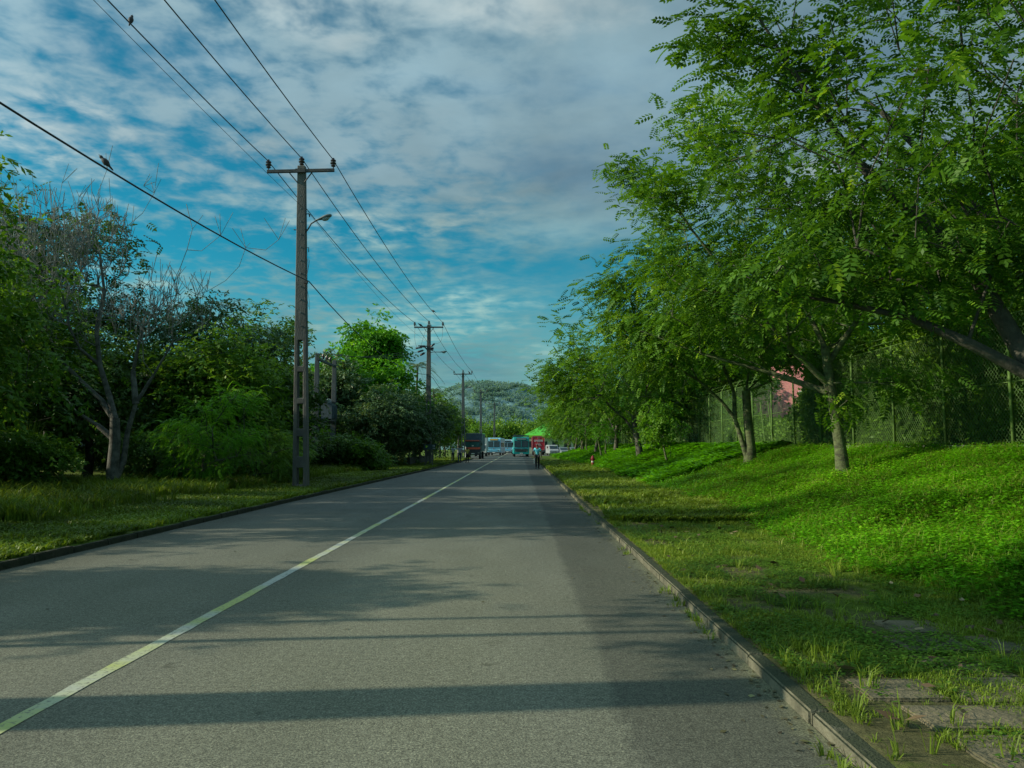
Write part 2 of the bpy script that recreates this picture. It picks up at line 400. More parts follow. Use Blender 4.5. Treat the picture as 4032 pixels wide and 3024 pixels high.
def road_mat():
    m, nt = _new('worn_asphalt'); L = nt.links
    out = nt.nodes.new('ShaderNodeOutputMaterial'); b = nt.nodes.new('ShaderNodeBsdfPrincipled')
    b.inputs['Specular IOR Level'].default_value = .3
    L.new(b.outputs[0], out.inputs[0])
    tc = nt.nodes.new('ShaderNodeTexCoord')
    def noise(s, d=5, r=.6, sc=(1, 1, 1), dist=0):
        mp = nt.nodes.new('ShaderNodeMapping'); mp.inputs['Scale'].default_value = sc
        L.new(tc.outputs['Object'], mp.inputs[0])
        n = nt.nodes.new('ShaderNodeTexNoise'); n.inputs['Scale'].default_value = s; n.inputs['Detail'].default_value = d; n.inputs['Roughness'].default_value = r
        n.inputs['Distortion'].default_value = dist
        L.new(mp.outputs[0], n.inputs[0]); return n.outputs[0]
    def math_(op, a, b_=None, clamp=False):
        n = nt.nodes.new('ShaderNodeMath'); n.operation = op; n.use_clamp = clamp
        for i, v in enumerate((a, b_)):
            if v is None: continue
            if isinstance(v, (int, float)): n.inputs[i].default_value = v
            else: L.new(v, n.inputs[i])
        return n.outputs[0]
    def ramp(v, stops):
        r = nt.nodes.new('ShaderNodeValToRGB'); e = r.color_ramp.elements
        e[0].position, e[0].color = stops[0][0], c4(stops[0][1]); e[1].position, e[1].color = stops[-1][0], c4(stops[-1][1])
        for p, c in stops[1:-1]: e.new(p).color = c4(c)
        L.new(v, r.inputs[0]); return r.outputs[0]
    def mul(a, b_, f=1.0):
        n = nt.nodes.new('ShaderNodeMixRGB'); n.blend_type = 'MULTIPLY'; n.inputs[0].default_value = f
        L.new(a, n.inputs[1]); L.new(b_, n.inputs[2]); return n.outputs[0]
    sp = nt.nodes.new('ShaderNodeSeparateXYZ'); L.new(tc.outputs['Object'], sp.inputs[0])
    base = ramp(noise(.9, 5, .6, (1, .35, 1)), [(.3, (.135, .137, .098)), (.7, (.185, .186, .138))])
    grain = ramp(noise(75, 3, .8), [(.33, (.38, .38, .38)), (.5, (1, 1, 1)), (.66, (1.9, 1.9, 1.8))])
    grain2 = ramp(noise(22, 4, .7), [(.35, (.72, .72, .72)), (.65, (1.22, 1.22, 1.22))])
    # dark strip along the right kerb with a ragged edge, dark line at the joint
    xe = math_('ADD', sp.outputs[0], math_('MULTIPLY', math_('SUBTRACT', noise(2.5, 6, .75), .5), .35))
    strip = ramp(math_('MULTIPLY', math_('SUBTRACT', xe, -1.0), .3333), [(.505, (1, 1, 1)), (.535, (.64, .645, .66)), (.8, (.62, .63, .62)), (.86, (.95, .95, .75))])
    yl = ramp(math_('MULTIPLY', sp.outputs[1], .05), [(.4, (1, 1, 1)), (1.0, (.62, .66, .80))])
    lane = ramp(math_('MULTIPLY', math_('ADD', xe, 7.0), .1), [(.08, (.78, .78, .76)), (.16, (.97, .97, .97)), (.36, (1.0, 1, 1)), (.44, (.86, .86, .87)), (.52, (1.05, 1.05, 1.03)), (.66, (1.08, 1.08, 1.05)), (.72, (.97, .97, .97))])
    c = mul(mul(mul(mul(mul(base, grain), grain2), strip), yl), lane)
    # fine cracks
    vo = nt.nodes.new('ShaderNodeTexVoronoi'); vo.feature = 'DISTANCE_TO_EDGE'; vo.inputs['Scale'].default_value = .55
    mpv = nt.nodes.new('ShaderNodeMapping'); L.new(tc.outputs['Object'], mpv.inputs[0])
    av = nt.nodes.new('ShaderNodeVectorMath'); av.operation = 'ADD'
    nz = nt.nodes.new('ShaderNodeTexNoise'); nz.inputs['Scale'].default_value = 3.5; nz.inputs['Detail'].default_value = 5; L.new(tc.outputs['Object'], nz.inputs[0])
    L.new(mpv.outputs[0], av.inputs[0]); L.new(nz.outputs['Color'], av.inputs[1]); L.new(av.outputs[0], vo.inputs['Vector'])
    ck = math_('MAXIMUM', math_('MULTIPLY', vo.outputs['Distance'], 60.0), math_('MULTIPLY', math_('SUBTRACT', .62, noise(.35, 3)), 14.0))
    c = mul(c, ramp(ck, [(0.0, (.6, .6, .6)), (.8, (1, 1, 1))]), .7)
    # small dark patches and stains
    st = ramp(noise(3.2, 4, .6), [(.28, (.55, .55, .52)), (.34, (1, 1, 1))])
    c = mul(c, st, .8)
    L.new(c, b.inputs['Base Color'])
    L.new(ramp(noise(1.2), [(.3, (.75,) * 3), (.7, (.92,) * 3)]), b.inputs['Roughness'])
    bp = nt.nodes.new('ShaderNodeBump'); bp.inputs['Strength'].default_value = .6; bp.inputs['Distance'].default_value = .012
    L.new(noise(80, 3, .8), bp.inputs['Height']); L.new(bp.outputs[0], b.inputs['Normal'])
    return m

V, F = ground_grid()
ground = tag(np_mesh('ground', V, F, ground_mat(), smooth=True), kind='structure')
ys = np.concatenate([np.arange(-40, 100, 2.0), np.arange(100, 135, .5), np.arange(136, 420, 8.0)])
V = []; F = []
for i, y in enumerate(ys):
    for k in range(7):
        V.append((float(kL(y)) + (float(kR(y)) - float(kL(y))) * k / 6, y, 0.0))
for i in range(len(ys) - 1):
    for k in range(6): F.append((i*7+k, i*7+k+1, i*7+k+8, i*7+k+7))
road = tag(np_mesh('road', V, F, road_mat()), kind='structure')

def line_mat():
    m = pmat('road_paint', (.42, .44, .38), (.42, .46, .15), 1.0, .7, lo=.42, hi=.58, stretch=(.2, .9, 1))  # yellow patches paint in sunlight falling on the white line
    nt = m.node_tree; L = nt.links; b = [n for n in nt.nodes if n.type == 'BSDF_PRINCIPLED'][0]
    src = b.inputs['Base Color'].links[0].from_socket
    g = nt.nodes.new('ShaderNodeNewGeometry'); n = nt.nodes.new('ShaderNodeTexNoise'); n.inputs['Scale'].default_value = 26; n.inputs['Detail'].default_value = 5; n.inputs['Roughness'].default_value = .75
    L.new(g.outputs['Position'], n.inputs[0])
    r = nt.nodes.new('ShaderNodeMapRange'); r.inputs[1].default_value = .36; r.inputs[2].default_value = .47; L.new(n.outputs[0], r.inputs[0])
    mx = nt.nodes.new('ShaderNodeMixRGB'); L.new(r.outputs[0], mx.inputs[0]); mx.inputs[1].default_value = (.17, .17, .13, 1); L.new(src, mx.inputs[2]); L.new(mx.outputs[0], b.inputs['Base Color'])
    return m
# centre line, drifting very slightly, worn edges
rs = np.random.RandomState(3)
V = []; F = []
cy = np.arange(-20, 190, .25)
cx = -2.77 - .12 * sst(20, 80, cy)
for i, y in enumerate(cy):
    V.append((cx[i] - .055 + rs.uniform(-.008, .008), y, .004)); V.append((cx[i] + .055 + rs.uniform(-.008, .008), y, .004))
for i in range(len(cy) - 1): F.append((2*i, 2*i+1, 2*i+3, 2*i+2))
tag(np_mesh('centre_line', V, F, line_mat()), kind='structure')

# kerbs: a run of individual cast stones joined into one sheet of stonework each side
def kerb(name, side, y0, y1, L_, w, h, mat, jit=.012):
    mb = MB(); y = y0; rr = random.Random(side + 5)
    f = kL if side < 0 else kR
    while y < y1:
        a = float(f(y)); b_ = float(f(y + L_))
        dz = rr.uniform(-jit, jit); dx = rr.uniform(-jit, jit)
        cxx = (a + b_) / 2 + side * (w / 2 + .002) + dx
        ang = math.atan2(-(b_ - a), L_)
        mb.box((cxx, y + L_ / 2, h / 2 - .03 + dz), (w, L_ * .996, h + .06), rz=ang + rr.uniform(-.004, .004))
        y += L_
    return tag(mb.build(name, mat, bevel=.014), kind='structure')
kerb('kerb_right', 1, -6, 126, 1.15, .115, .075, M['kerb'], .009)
kerb('kerb_left', -1, -6, 100, .9, .10, .09, M['kerb_mossy'], .012)

# overgrown footpath slabs behind the right kerb
def footpath():
    mb = MB(); rr = random.Random(11)
    y = 1.0
    while y < 6.4:
        d = rr.uniform(.42, .56); x = 1.9 + rr.uniform(0, .25)
        while x < 4.0:
            w = rr.uniform(.5, .8)
            if rr.random() < (.96 if y < 4.9 else .45) and x + w < 4.15:
                z = float(GZ(x + w / 2, y + d / 2)) - .016 + rr.uniform(-.006, .008)
                g = rr.uniform(.025, .05); pts = []
                for (px, py) in ((-1, -1), (0, -1), (1, -1), (1, 0), (1, 1), (0, 1), (-1, 1), (-1, 0)):
                    pts.append((x + w / 2 + px * (w / 2 - g) * rr.uniform(.93, 1.0), y + d / 2 + py * (d / 2 - g) * rr.uniform(.93, 1.0)))
                tx, ty = rr.uniform(-.02, .02), rr.uniform(-.02, .02)
                vs = [(p[0], p[1], z - .04) for p in pts] + [(p[0], p[1], z + .03 + tx * (p[0] - x - w / 2) + ty * (p[1] - y - d / 2)) for p in pts]
                mb.add(vs, [tuple(range(8))[::-1], tuple(range(8, 16))] + [(i, (i + 1) % 8, 8 + (i + 1) % 8, 8 + i) for i in range(8)])
            x += w
        y += d
    return tag(mb.build('footpath', pmat('paving_slab', (.17, .145, .085), (.075, .075, .04), 2.2, .95, bump=.8, bscale=30, lo=.4, hi=.62), bevel=.01), kind='structure')
footpath()
# ---------------------------------------------------------------- foliage machinery
def unit(v): return v / np.maximum(np.linalg.norm(v, axis=-1, keepdims=True), 1e-9)

def leaflet(base, d, n, L_, W):
    """rhombic leaflet of four vertices"""
    s = np.cross(n, d); s = s / np.linalg.norm(s)
    base = np.array(base, float); d = np.array(d, float)
    return [base, base + d * L_ * .45 + s * W / 2, base + d * L_, base + d * L_ * .45 - s * W / 2]

def tmpl_pinnate(n=6, length=.36, L_=.105, W=.045, droop=.25):
    q = []
    for i in range(n):
        t = .15 + .85 * i / (n - 1); p = np.array([t * length, 0, -droop * t * t * length])
        for s in (-1, 1):
            d = unit(np.array([.45, s * .9, -.22])); q.append(leaflet(p, d, np.array([0, s * .25, 1.0]), L_ * (1 - .35 * abs(t - .5)), W))
    q.append(leaflet([length, 0, -droop * length], unit(np.array([1, 0, -.5])), np.array([0, 0, 1.0]), L_, W))
    return np.array(q)
def tmpl_broad(n=7, length=.3, L_=.16, W=.075, droop=.3, seed=1):
    r = np.random.RandomState(seed); q = []
    for i in range(n):
        t = i / (n - 1); p = np.array([t * length, 0, -droop * t * t * length]); a = i * 2.4
        d = unit(np.array([.6, math.sin(a), .35 * math.cos(a) - .35])); nn = unit(np.array([-.3, r.uniform(-.5, .5), 1.0]))
        q.append(leaflet(p, d, nn, L_ * r.uniform(.8, 1.15), W))
    return np.array(q)
def tmpl_clump(n=9, R_=.3, L_=.22, W=.12, seed=2):
    r = np.random.RandomState(seed); q = []
    for i in range(n):
        p = r.normal(0, R_ * .5, 3); d = unit(r.normal(0, 1, 3) + np.array([.5, 0, -.3])); nn = unit(r.normal(0, .6, 3) + np.array([0, 0, 1.0]))
        nn = nn - d * np.dot(nn, d)
        q.append(leaflet(p, d, unit(nn), L_ * r.uniform(.7, 1.2), W))
    return np.array(q)
def tmpl_fine(n=11, length=.42, L_=.07, W=.022):
    return tmpl_pinnate(n, length, L_, W, .45)
T_PIN = tmpl_pinnate(5, .27, .11, .056, .28); T_PINS = tmpl_pinnate(4, .34, .15, .085, .2); T_BROAD = tmpl_broad(); T_CLUMP = tmpl_clump(); T_FINE = tmpl_fine()
T_BIG = tmpl_broad(6, .35, .24, .13, .35, 4)
T_FAR = tmpl_clump(8, .6, .5, .3, 5)
T_TINY = tmpl_clump(8, .16, .11, .06, 6)

def place(T, P, D, N, S, tint, rs):
    """template T (K,4,3) at positions P with forward D, up-hint N, scale S -> verts, faces, tint"""
    D = unit(D); X = D; Yv = unit(np.cross(N, D)); Z = np.cross(X, Yv)
    B = np.stack([X, Yv, Z], 1)                                   # n,3(axis),3
    K = T.reshape(-1, 3)
    V = P[:, None, :] + S[:, None, None] * np.einsum('kj,njc->nkc', K, B)
    n = len(P); nf = T.shape[0]
    F = np.arange(n * nf * 4).reshape(-1, 4)
    t = np.repeat(np.clip(tint[:, None] + rs.normal(0, .1, (n, nf)), 0, 1).ravel(), 4)
    return V.reshape(-1, 3), F, t

SUN_GAPS = [(12.5, 12.65), (14.55, 14.95), (17.6, 17.9), (21.3, 21.9), (28.6, 29.3), (35.5, 35.8), (43.0, 43.4), (50.2, 51.2), (62.5, 63.2), (79.0, 81.5)]
def in_gap(P):
    s = P[:, 1] - .1 * P[:, 0]; k = np.zeros(len(P), bool)
    for a, b in SUN_GAPS: k |= (s > a) & (s < b)
    land = P[:, 0] + P[:, 2] / math.tan(SUN_EL)       # where this leaf would throw its shade
    k |= (s > 24.3) & (s < 25.8) & (land < -6.4) & (land > -10.5)
    k |= (s > 26.6) & (s < 27.3) & (land < -5.5) & (land > -9.0)
    return k

def skeleton(rs, trunk, r0, targets, tip=.009, wob=.12, up=.35, limbs=(), expo=2.25, step=.55):
    P = [np.array(p, float) for p in trunk]; par = [-1] + list(range(len(trunk) - 1))
    for lm in limbs:
        last = int(np.argmin([np.linalg.norm(np.array(lm[0]) - p) for p in P]))
        for p in lm:
            P.append(np.array(p, float)); par.append(last); last = len(P) - 1
    top = P[len(trunk) - 1]
    ntr = len(trunk)
    cap = len(P) + len(targets) * 12
    A = np.zeros((cap, 3)); A[:len(P)] = P; plen = np.zeros(cap)
    for i in range(1, len(P)): plen[i] = plen[par[i]] + np.linalg.norm(A[i] - A[par[i]])
    n = len(P)
    first = max(0, ntr - 2)
    order = np.argsort(np.linalg.norm(targets - top, axis=1))
    ends = []
    for ti in order:
        t = targets[ti]
        d = np.linalg.norm(A[:n] - t, axis=1) + .28 * plen[:n]
        d[:first] += 1e3
        # do not let a branch start above its target by much
        d += np.maximum(A[:n, 2] - t[2], 0) * .8
        j = int(np.argmin(d)); a = A[j].copy(); dist = np.linalg.norm(t - a)
        k = min(10, max(1, int(dist / step)))
        side = rs.normal(0, wob * dist * .5, 3)
        last = j
        for q in range(1, k + 1):
            f = q / k; p = a + (t - a) * f + side * math.sin(math.pi * f) + np.array([0, 0, up * dist * .25 * math.sin(math.pi * f)]) + rs.normal(0, .02, 3) * (q < k)
            A[n] = p; plen[n] = plen[last] + np.linalg.norm(p - A[last]); par.append(last); last = n; n += 1
        ends.append(last)
    A = A[:n]; par = np.array(par)
    acc = np.zeros(n); has = np.zeros(n, bool)
    for i in range(n - 1, 0, -1):
        if acc[i] == 0: acc[i] = tip ** expo
        acc[par[i]] += acc[i]
    rad = np.maximum(acc, tip ** expo) ** (1 / expo)
    rad *= 1
    lim = np.full(n, 1.0)
    sc = r0 / rad[max(0, ntr - 1)] if rad[max(0, ntr - 1)] > r0 else 1.0
    rad = np.maximum(rad * sc, tip)
    for i in range(ntr):      # trunk taper with a flared foot
        rad[i] = r0 * (1.15 - .35 * i / max(1, ntr - 1))
    rad[0] *= 1.25
    q = ntr
    for lm in limbs:
        for j in range(len(lm)):
            rad[q] = max(rad[q], r0 * .62 * (1 - .86 * j / max(1, len(lm) - 1))); q += 1
    return A, par, rad, np.array(ends)

def tubes(A, par, rad):
    Vs = []; Fs = []; off = 0
    for lo, hi, n in ((.05, 9, 8), (0, .05, 4)):
        idx = np.array([i for i in range(1, len(A)) if lo < rad[i] <= hi], dtype=int)
        if len(idx) == 0: continue
        a = A[par[idx]]; b = A[idx]; d = unit(b - a)
        b = b + d * rad[idx][:, None] * .3
        h = np.where(np.abs(d[:, 2:3]) > .9, np.array([[1., 0, 0]]), np.array([[0., 0, 1.]]))
        u = unit(np.cross(d, h)); w = np.cross(d, u)
        # the foot of a side branch starts at its own width, a continuation at its parent's
        r1 = np.where(rad[par[idx]] > 0, np.minimum(rad[par[idx]], rad[idx] * 1.35), rad[idx]); r2 = rad[idx]
        ang = 2 * math.pi * np.arange(n) / n
        c = np.cos(ang)[None, :, None]; s = np.sin(ang)[None, :, None]
        ring = u[:, None, :] * c + w[:, None, :] * s
        V = np.concatenate([a[:, None, :] + ring * r1[:, None, None], b[:, None, :] + ring * r2[:, None, None]], 1)
        base = off + np.arange(len(idx))[:, None] * 2 * n; k = np.arange(n)[None, :]
        F = np.stack([base + k, base + (k + 1) % n, base + n + (k + 1) % n, base + n + k], -1).reshape(-1, 4)
        Vs.append(V.reshape(-1, 3)); Fs.append(F); off += V.shape[0] * V.shape[1]
    return np.vstack(Vs), np.vstack(Fs)

def ell_points(rs, n, c, r, shell=.45, zmin=None):
    u = unit(rs.normal(0, 1, (n, 3))); q = rs.uniform(0, 1, n) ** shell
    p = np.array(c) + u * q[:, None] * np.array(r)
    if zmin is not None: p = p[p[:, 2] > zmin]
    return p

TWIGS = None
def make_tree(name, label, cat, loc, trunk, r0, crown, T, leaf, bark='bark', per=14, spread=.42, size=1.0, seed=1, group=None,
              droop=.15, limbs=(), tip=.009, gaps=False, flat=.5, tint0=.35, shell=.45, up=.35, hot=0, strays=0, wob=.12, rz=0, step=.55, parent_only=False, cull=None):
    """crown: list of (centre, radii, clusters) in the tree's own space"""
    rs = np.random.RandomState(seed)
    tg = np.vstack([ell_points(rs, n, c, r, shell) for c, r, n in crown])
    cc = np.mean([c for c, r, n in crown], axis=0); ztop = max(c[2] + r[2] for c, r, n in crown); zbot = min(c[2] - r[2] for c, r, n in crown)
    if strays:    # a few shoots poking out of the outline
        c, r, n = crown[0]; u = unit(rs.normal(0, 1, (strays, 3)) * [1, 1, .6]); tg = np.vstack([tg, np.array(c) + u * np.array(r) * rs.uniform(1.08, 1.3, (strays, 1))])
    tg = tg[tg[:, 2] > .25]
    root = empty(name, loc, rz, label, cat, group)
    A, par, rad, ends = skeleton(rs, trunk, r0, tg, tip, wob, up, limbs, step=step)
    V, F = tubes(A, par, rad)
    np_mesh('trunk', V, F, M[bark], root, smooth=True)
    E_ = A[ends]
    P = np.repeat(E_, per, 0) + rs.normal(0, spread, (len(E_) * per, 3)) * [1, 1, .55]
    ct = np.repeat(rs.normal(0, .14, len(E_)), per)
    P = np.vstack([P]); 
    keep = P[:, 2] > .1
    if cull is not None: keep &= ~cull(P + np.array(loc))
    if gaps: keep &= ~in_gap(P + np.array(loc))
    P = P[keep]; ct = ct[keep]
    o = unit(P - cc + rs.normal(0, .3, P.shape)); D = o * .6 + rs.normal(0, .55, P.shape); D[:, 2] = D[:, 2] * flat - droop
    N = rs.normal(0, .35, P.shape) + [0, 0, 1]
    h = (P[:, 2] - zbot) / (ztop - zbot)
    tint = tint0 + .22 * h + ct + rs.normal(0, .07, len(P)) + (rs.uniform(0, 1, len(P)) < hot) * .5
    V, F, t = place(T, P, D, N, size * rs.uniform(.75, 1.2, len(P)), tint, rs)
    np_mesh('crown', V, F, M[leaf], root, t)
    return root

def bush(name, label, cat, loc, blobs, T, leaf, per=16, seed=1, group=None, size=1.0, spread=.3, bark='bark_dark', gaps=False, tint0=.35, flat=.6, droop=.1, hot=0, r0=.05, shell=.4):
    return make_tree(name, label, cat, loc, [(0, 0, -.1), (0, 0, .15), (.03, .02, .35)], r0, blobs, T, leaf, bark, per, spread, size, seed, group, droop, tip=.006, gaps=gaps, tint0=tint0, flat=flat, hot=hot, shell=shell, up=.6)

# ---------------------------------------------------------------- grass and ground cover
def blades(n=7, h=.16, w=.012, lean=.6, seed=0):
    """a tuft: every blade two quads"""
    r = np.random.RandomState(seed); q = []
    for i in range(n):
        a = r.uniform(0, 6.28); d = np.array([math.cos(a), math.sin(a), 0]); s = np.array([-d[1], d[0], 0]) * w / 2
        hh = h * r.uniform(.6, 1.2); le = lean * r.uniform(.3, 1.3); b = d * .02
        p1 = b + d * hh * le * .3 + np.array([0, 0, hh * .6]); p2 = b + d * hh * le + np.array([0, 0, hh * (1 - .3 * le)])
        q.append([b - s, b + s, p1 + s * .8, p1 - s * .8]); q.append([p1 - s * .8, p1 + s * .8, p2 + s * .1, p2 - s * .1])
    return np.array(q)
def rosette(n=7, h=.12, L_=.07, W=.045, seed=0):
    r = np.random.RandomState(seed); q = []
    for i in range(n):
        a = r.uniform(0, 6.28); z = h * r.uniform(.2, 1); p = np.array([r.normal(0, .05), r.normal(0, .05), z])
        d = unit(np.array([math.cos(a), math.sin(a), r.uniform(-.4, .3)])); q.append(leaflet(p, d, np.array([0, 0, 1.]), L_ * r.uniform(.7, 1.2), W))
    return np.array(q)

def scatter(name, T, n, xr, yr, dens, leaf, label, size=(.7, 1.3), seed=0, ypow=1.0, tint0=.4, zoff=0, growth=0.0):
    n = int(n)
    rs = np.random.RandomState(seed)
    y = yr[0] + (yr[1] - yr[0]) * rs.uniform(0, 1, n) ** ypow
    x = rs.uniform(xr[0], xr[1], n)
    k = rs.uniform(0, 1, n) < dens(x, y); x, y = x[k], y[k]
    P = np.stack([x, y, GZ(x, y) + zoff], 1); n = len(P)
    a = rs.uniform(0, 6.28, n); D = np.stack([np.cos(a), np.sin(a), rs.normal(0, .1, n)], 1)
    S = rs.uniform(size[0], size[1], n) * (1 + growth * y)
    tint = tint0 + .65 * (vnoise(x, y, 1.3, 8) - .5) + .4 * (vnoise(x, y, 4, 9) - .5) + rs.normal(0, .08, n)  # patchy tint: plant variety, with dark patches standing in for shaded hollows
    V, F, t = place(T, P, D, np.tile([0, 0, 1.], (n, 1)), S, tint, rs)
    o = np_mesh(name, V, F, M[leaf], None, t)
    tag(o, label, kind='stuff')
    return o
def toe(y): return 4.1 + .9 * sst(5, 20, y) + .5 * (vnoise(y * 0, y, 5, 2) - .5)
def d_verge(x, y):
    worn = vnoise(x, y, .9, 21) * .6 + vnoise(x, y, .35, 22) * .4
    t = sst(-1.2, .5, x - toe(y)); near_path = 1 - sst(4.2, 7.5, y)
    return np.maximum(np.clip((worn - .46 + .9 * t) * 3.6, .05, 1) * (1 - .8 * near_path * (x < 3.6) * (worn < .62)), (x < kR(y) + .28) * .55 * (vnoise(y, y * 0, .4, 24) > .35)) * np.where((y < 5.0) & (x < 4.05) & (x > 1.9), .42, 1.0) * (x > kR(y) + .13)
def d_bank(x, y): return sst(-.5, .6, x - toe(y) + .8 * (vnoise(x, y, 1.5, 31) - .5)) * (x < 9.75)
scatter('grass', blades(9, .05, .0065, 1.35, 1), 64000, (1.7, 6.5), (1.6, 16), d_verge, 'grass', 'short bright grass growing over the footpath beside the kerb', seed=1, ypow=1.15, tint0=.45)
scatter('grass_tufts', blades(9, .14, .007, .9, 2), 1500, (1.75, 6), (3.6, 22), lambda x, y: (vnoise(x, y, .6, 40) > .62) * (x > kR(y) + .12), 'grass', 'taller ragged grass tufts sprouting from the footpath', seed=2, tint0=.5)
scatter('verge_grass', blades(8, .11, .022, 1.0, 3), 42000, (1.8, 7.2), (15, 75), lambda x, y: np.clip((vnoise(x, y, 1.5, 50) - .22) * 3, .1, 1) * (x > kR(y) + .15), 'grass', 'short grass on the flat verge further along the road', seed=3, ypow=1.5, tint0=.45, growth=.02)
scatter('verge_clover', rosette(9, .045, .03, .02, 14), 26000, (1.75, 5.5), (1.6, 14), lambda x, y: (vnoise(x, y, .5, 23) > .45) * np.where((y < 5.0) & (x < 4.05), .12, 1.0) * (x > kR(y) + .15), 'leaf_mid', 'tiny clover leaves among the grass on the footpath', seed=14, ypow=1.2, tint0=.5)
scatter('ground_cover', rosette(10, .15, .046, .032, 4), 62000, (3.2, 9.8), (3, 30), d_bank, 'weed', 'lush low leafy weeds covering the bank below the fence', seed=4, ypow=1.3, tint0=.42, growth=.015)
scatter('bank_grass', blades(9, .2, .008, .9, 5), 15000, (3.4, 9.8), (3, 45), d_bank, 'grass', 'long grass blades among the weeds on the bank', seed=5, ypow=1.4, tint0=.35, growth=.015)
scatter('far_bank_cover', rosette(8, .2, .2, .12, 6), 30000, (3.8, 9.9), (28, 120), d_bank, 'weed', 'green ground cover on the distant part of the bank', seed=6, ypow=1.4, tint0=.45, growth=.006)
scatter('left_verge_grass', blades(8, .1, .02, 1.0, 7), 45000, (-13, -6.1), (8, 95), lambda x, y: (x < kL(y) - .13) * np.clip(1.0 - .0 * x, 0, 1), 'grass', 'mown grass strip between the left kerb and the thicket', seed=7, ypow=1.6, tint0=.32, growth=.01)
scatter('left_tall_grass', blades(10, .38, .02, .55, 8), 16000, (-14, -8.2), (14, 70), lambda x, y: sst(-8.3, -10.5, x) * (vnoise(x, y, 1.2, 60) > .3), 'grass', 'longer grass along the foot of the left thicket', seed=8, ypow=1.4, tint0=.3, growth=.004)

# fallen leaves and litter on the verge
def litter():
    rs = np.random.RandomState(5); n = 260
    x = rs.uniform(1.9, 6, n); y = 2 + 16 * rs.uniform(0, 1, n) ** 1.3
    P = np.stack([x, y, GZ(x, y) + .05], 1); a = rs.uniform(0, 6.28, n)
    D = np.stack([np.cos(a), np.sin(a), rs.normal(0, .2, n)], 1)
    T = np.array([leaflet([0, 0, 0], np.array([1., 0, 0]), np.array([0, 0, 1.]), .11, .06)])
    V, F, t = place(T, P, D, rs.normal(0, .4, (n, 3)) + [0, 0, 1], rs.uniform(.6, 1.2, n), rs.uniform(0, 1, n), rs)
    m = leafmat('dry_leaf', (.05, .03, .02), (.16, .11, .06), (.3, .24, .14), trans=0)
    tag(np_mesh('leaf_litter', V, F, m, None, t), 'dry brown fallen leaves scattered over the right verge', kind='stuff')
litter()

def grit():
    rs = np.random.RandomState(8); n = 900
    y = 2.2 + 30 * rs.uniform(0, 1, n) ** 1.4; off = np.abs(rs.normal(0, .16, n)); x = np.where(rs.uniform(0, 1, n) < .8, kR(y) - .02 - off, rs.uniform(-6, 1.4, n))
    k = (x > -6) & (rs.uniform(0, 1, n) < np.where(x > .9, 1, .35)); x, y = x[k], y[k]; n = len(x)
    P = np.stack([x, y, np.full(n, .006)], 1); a = rs.uniform(0, 6.28, n); D = np.stack([np.cos(a), np.sin(a), rs.uniform(0, .15, n)], 1)
    T = np.array([leaflet([0, 0, 0], np.array([1., 0, 0]), np.array([0, 0, 1.]), .05, .026)])
    V, F, t = place(T, P, D, rs.normal(0, .25, (n, 3)) + [0, 0, 1], rs.uniform(.3, 1.2, n), rs.uniform(0, 1, n), rs)
    m = leafmat('gutter_leaf', (.05, .04, .025), (.13, .12, .05), (.2, .2, .08), trans=0)
    tag(np_mesh('gutter_litter', V, F, m, None, t), 'small dry leaves and grit gathered along the right gutter', kind='stuff')
    n = 150; y = 2.4 + 24 * rs.uniform(0, 1, n) ** 1.3; x = kR(y) - .03 - np.abs(rs.normal(0, .05, n)); k = vnoise(y, y * 0, .7, 91) > .6; x, y = x[k], y[k]; n = len(x)
    a = rs.uniform(0, 6.28, n); D = np.stack([np.cos(a), np.sin(a), 0 * a], 1)
    V, F, t = place(blades(8, .07, .008, 1.2, 15), np.stack([x, y, np.full(n, .0)], 1), D, np.tile([0, 0, 1.], (n, 1)), rs.uniform(.6, 1.3, n), rs.uniform(.3, .7, n), rs)
    tag(np_mesh('gutter_grass', V, F, M['grass'], None, t), 'grass tufts sprouting at the foot of the right kerb', kind='stuff')
grit()
M['twig'] = pmat('pale_twig', (.15, .155, .135), (.27, .27, .24), 4, .9)
# ---------------------------------------------------------------- avenue trees on the right bank
AG = 'row of spreading trees along the right bank'
def zg(x, y): return float(GZ(x, y))
def crown_umbrella(r, z0, z1, n, dx=0, dy=0, seed=0):
    """several overlapping flattened domes, uneven outline"""
    rr = random.Random(seed); zc = (z0 + z1) / 2; out = [((dx, dy, zc), (r * .92, r * .92, (z1 - z0) / 2), int(n * .45))]
    for k in range(6):
        a = k * 1.05 + rr.uniform(-.3, .3); q = r * rr.uniform(.5, .72)
        out.append(((dx + q * math.cos(a), dy + q * math.sin(a), zc + rr.uniform(-.25, .3) * (z1 - z0)), (r * rr.uniform(.35, .5), r * rr.uniform(.35, .5), (z1 - z0) * rr.uniform(.18, .3)), int(n * .1)))
    return out

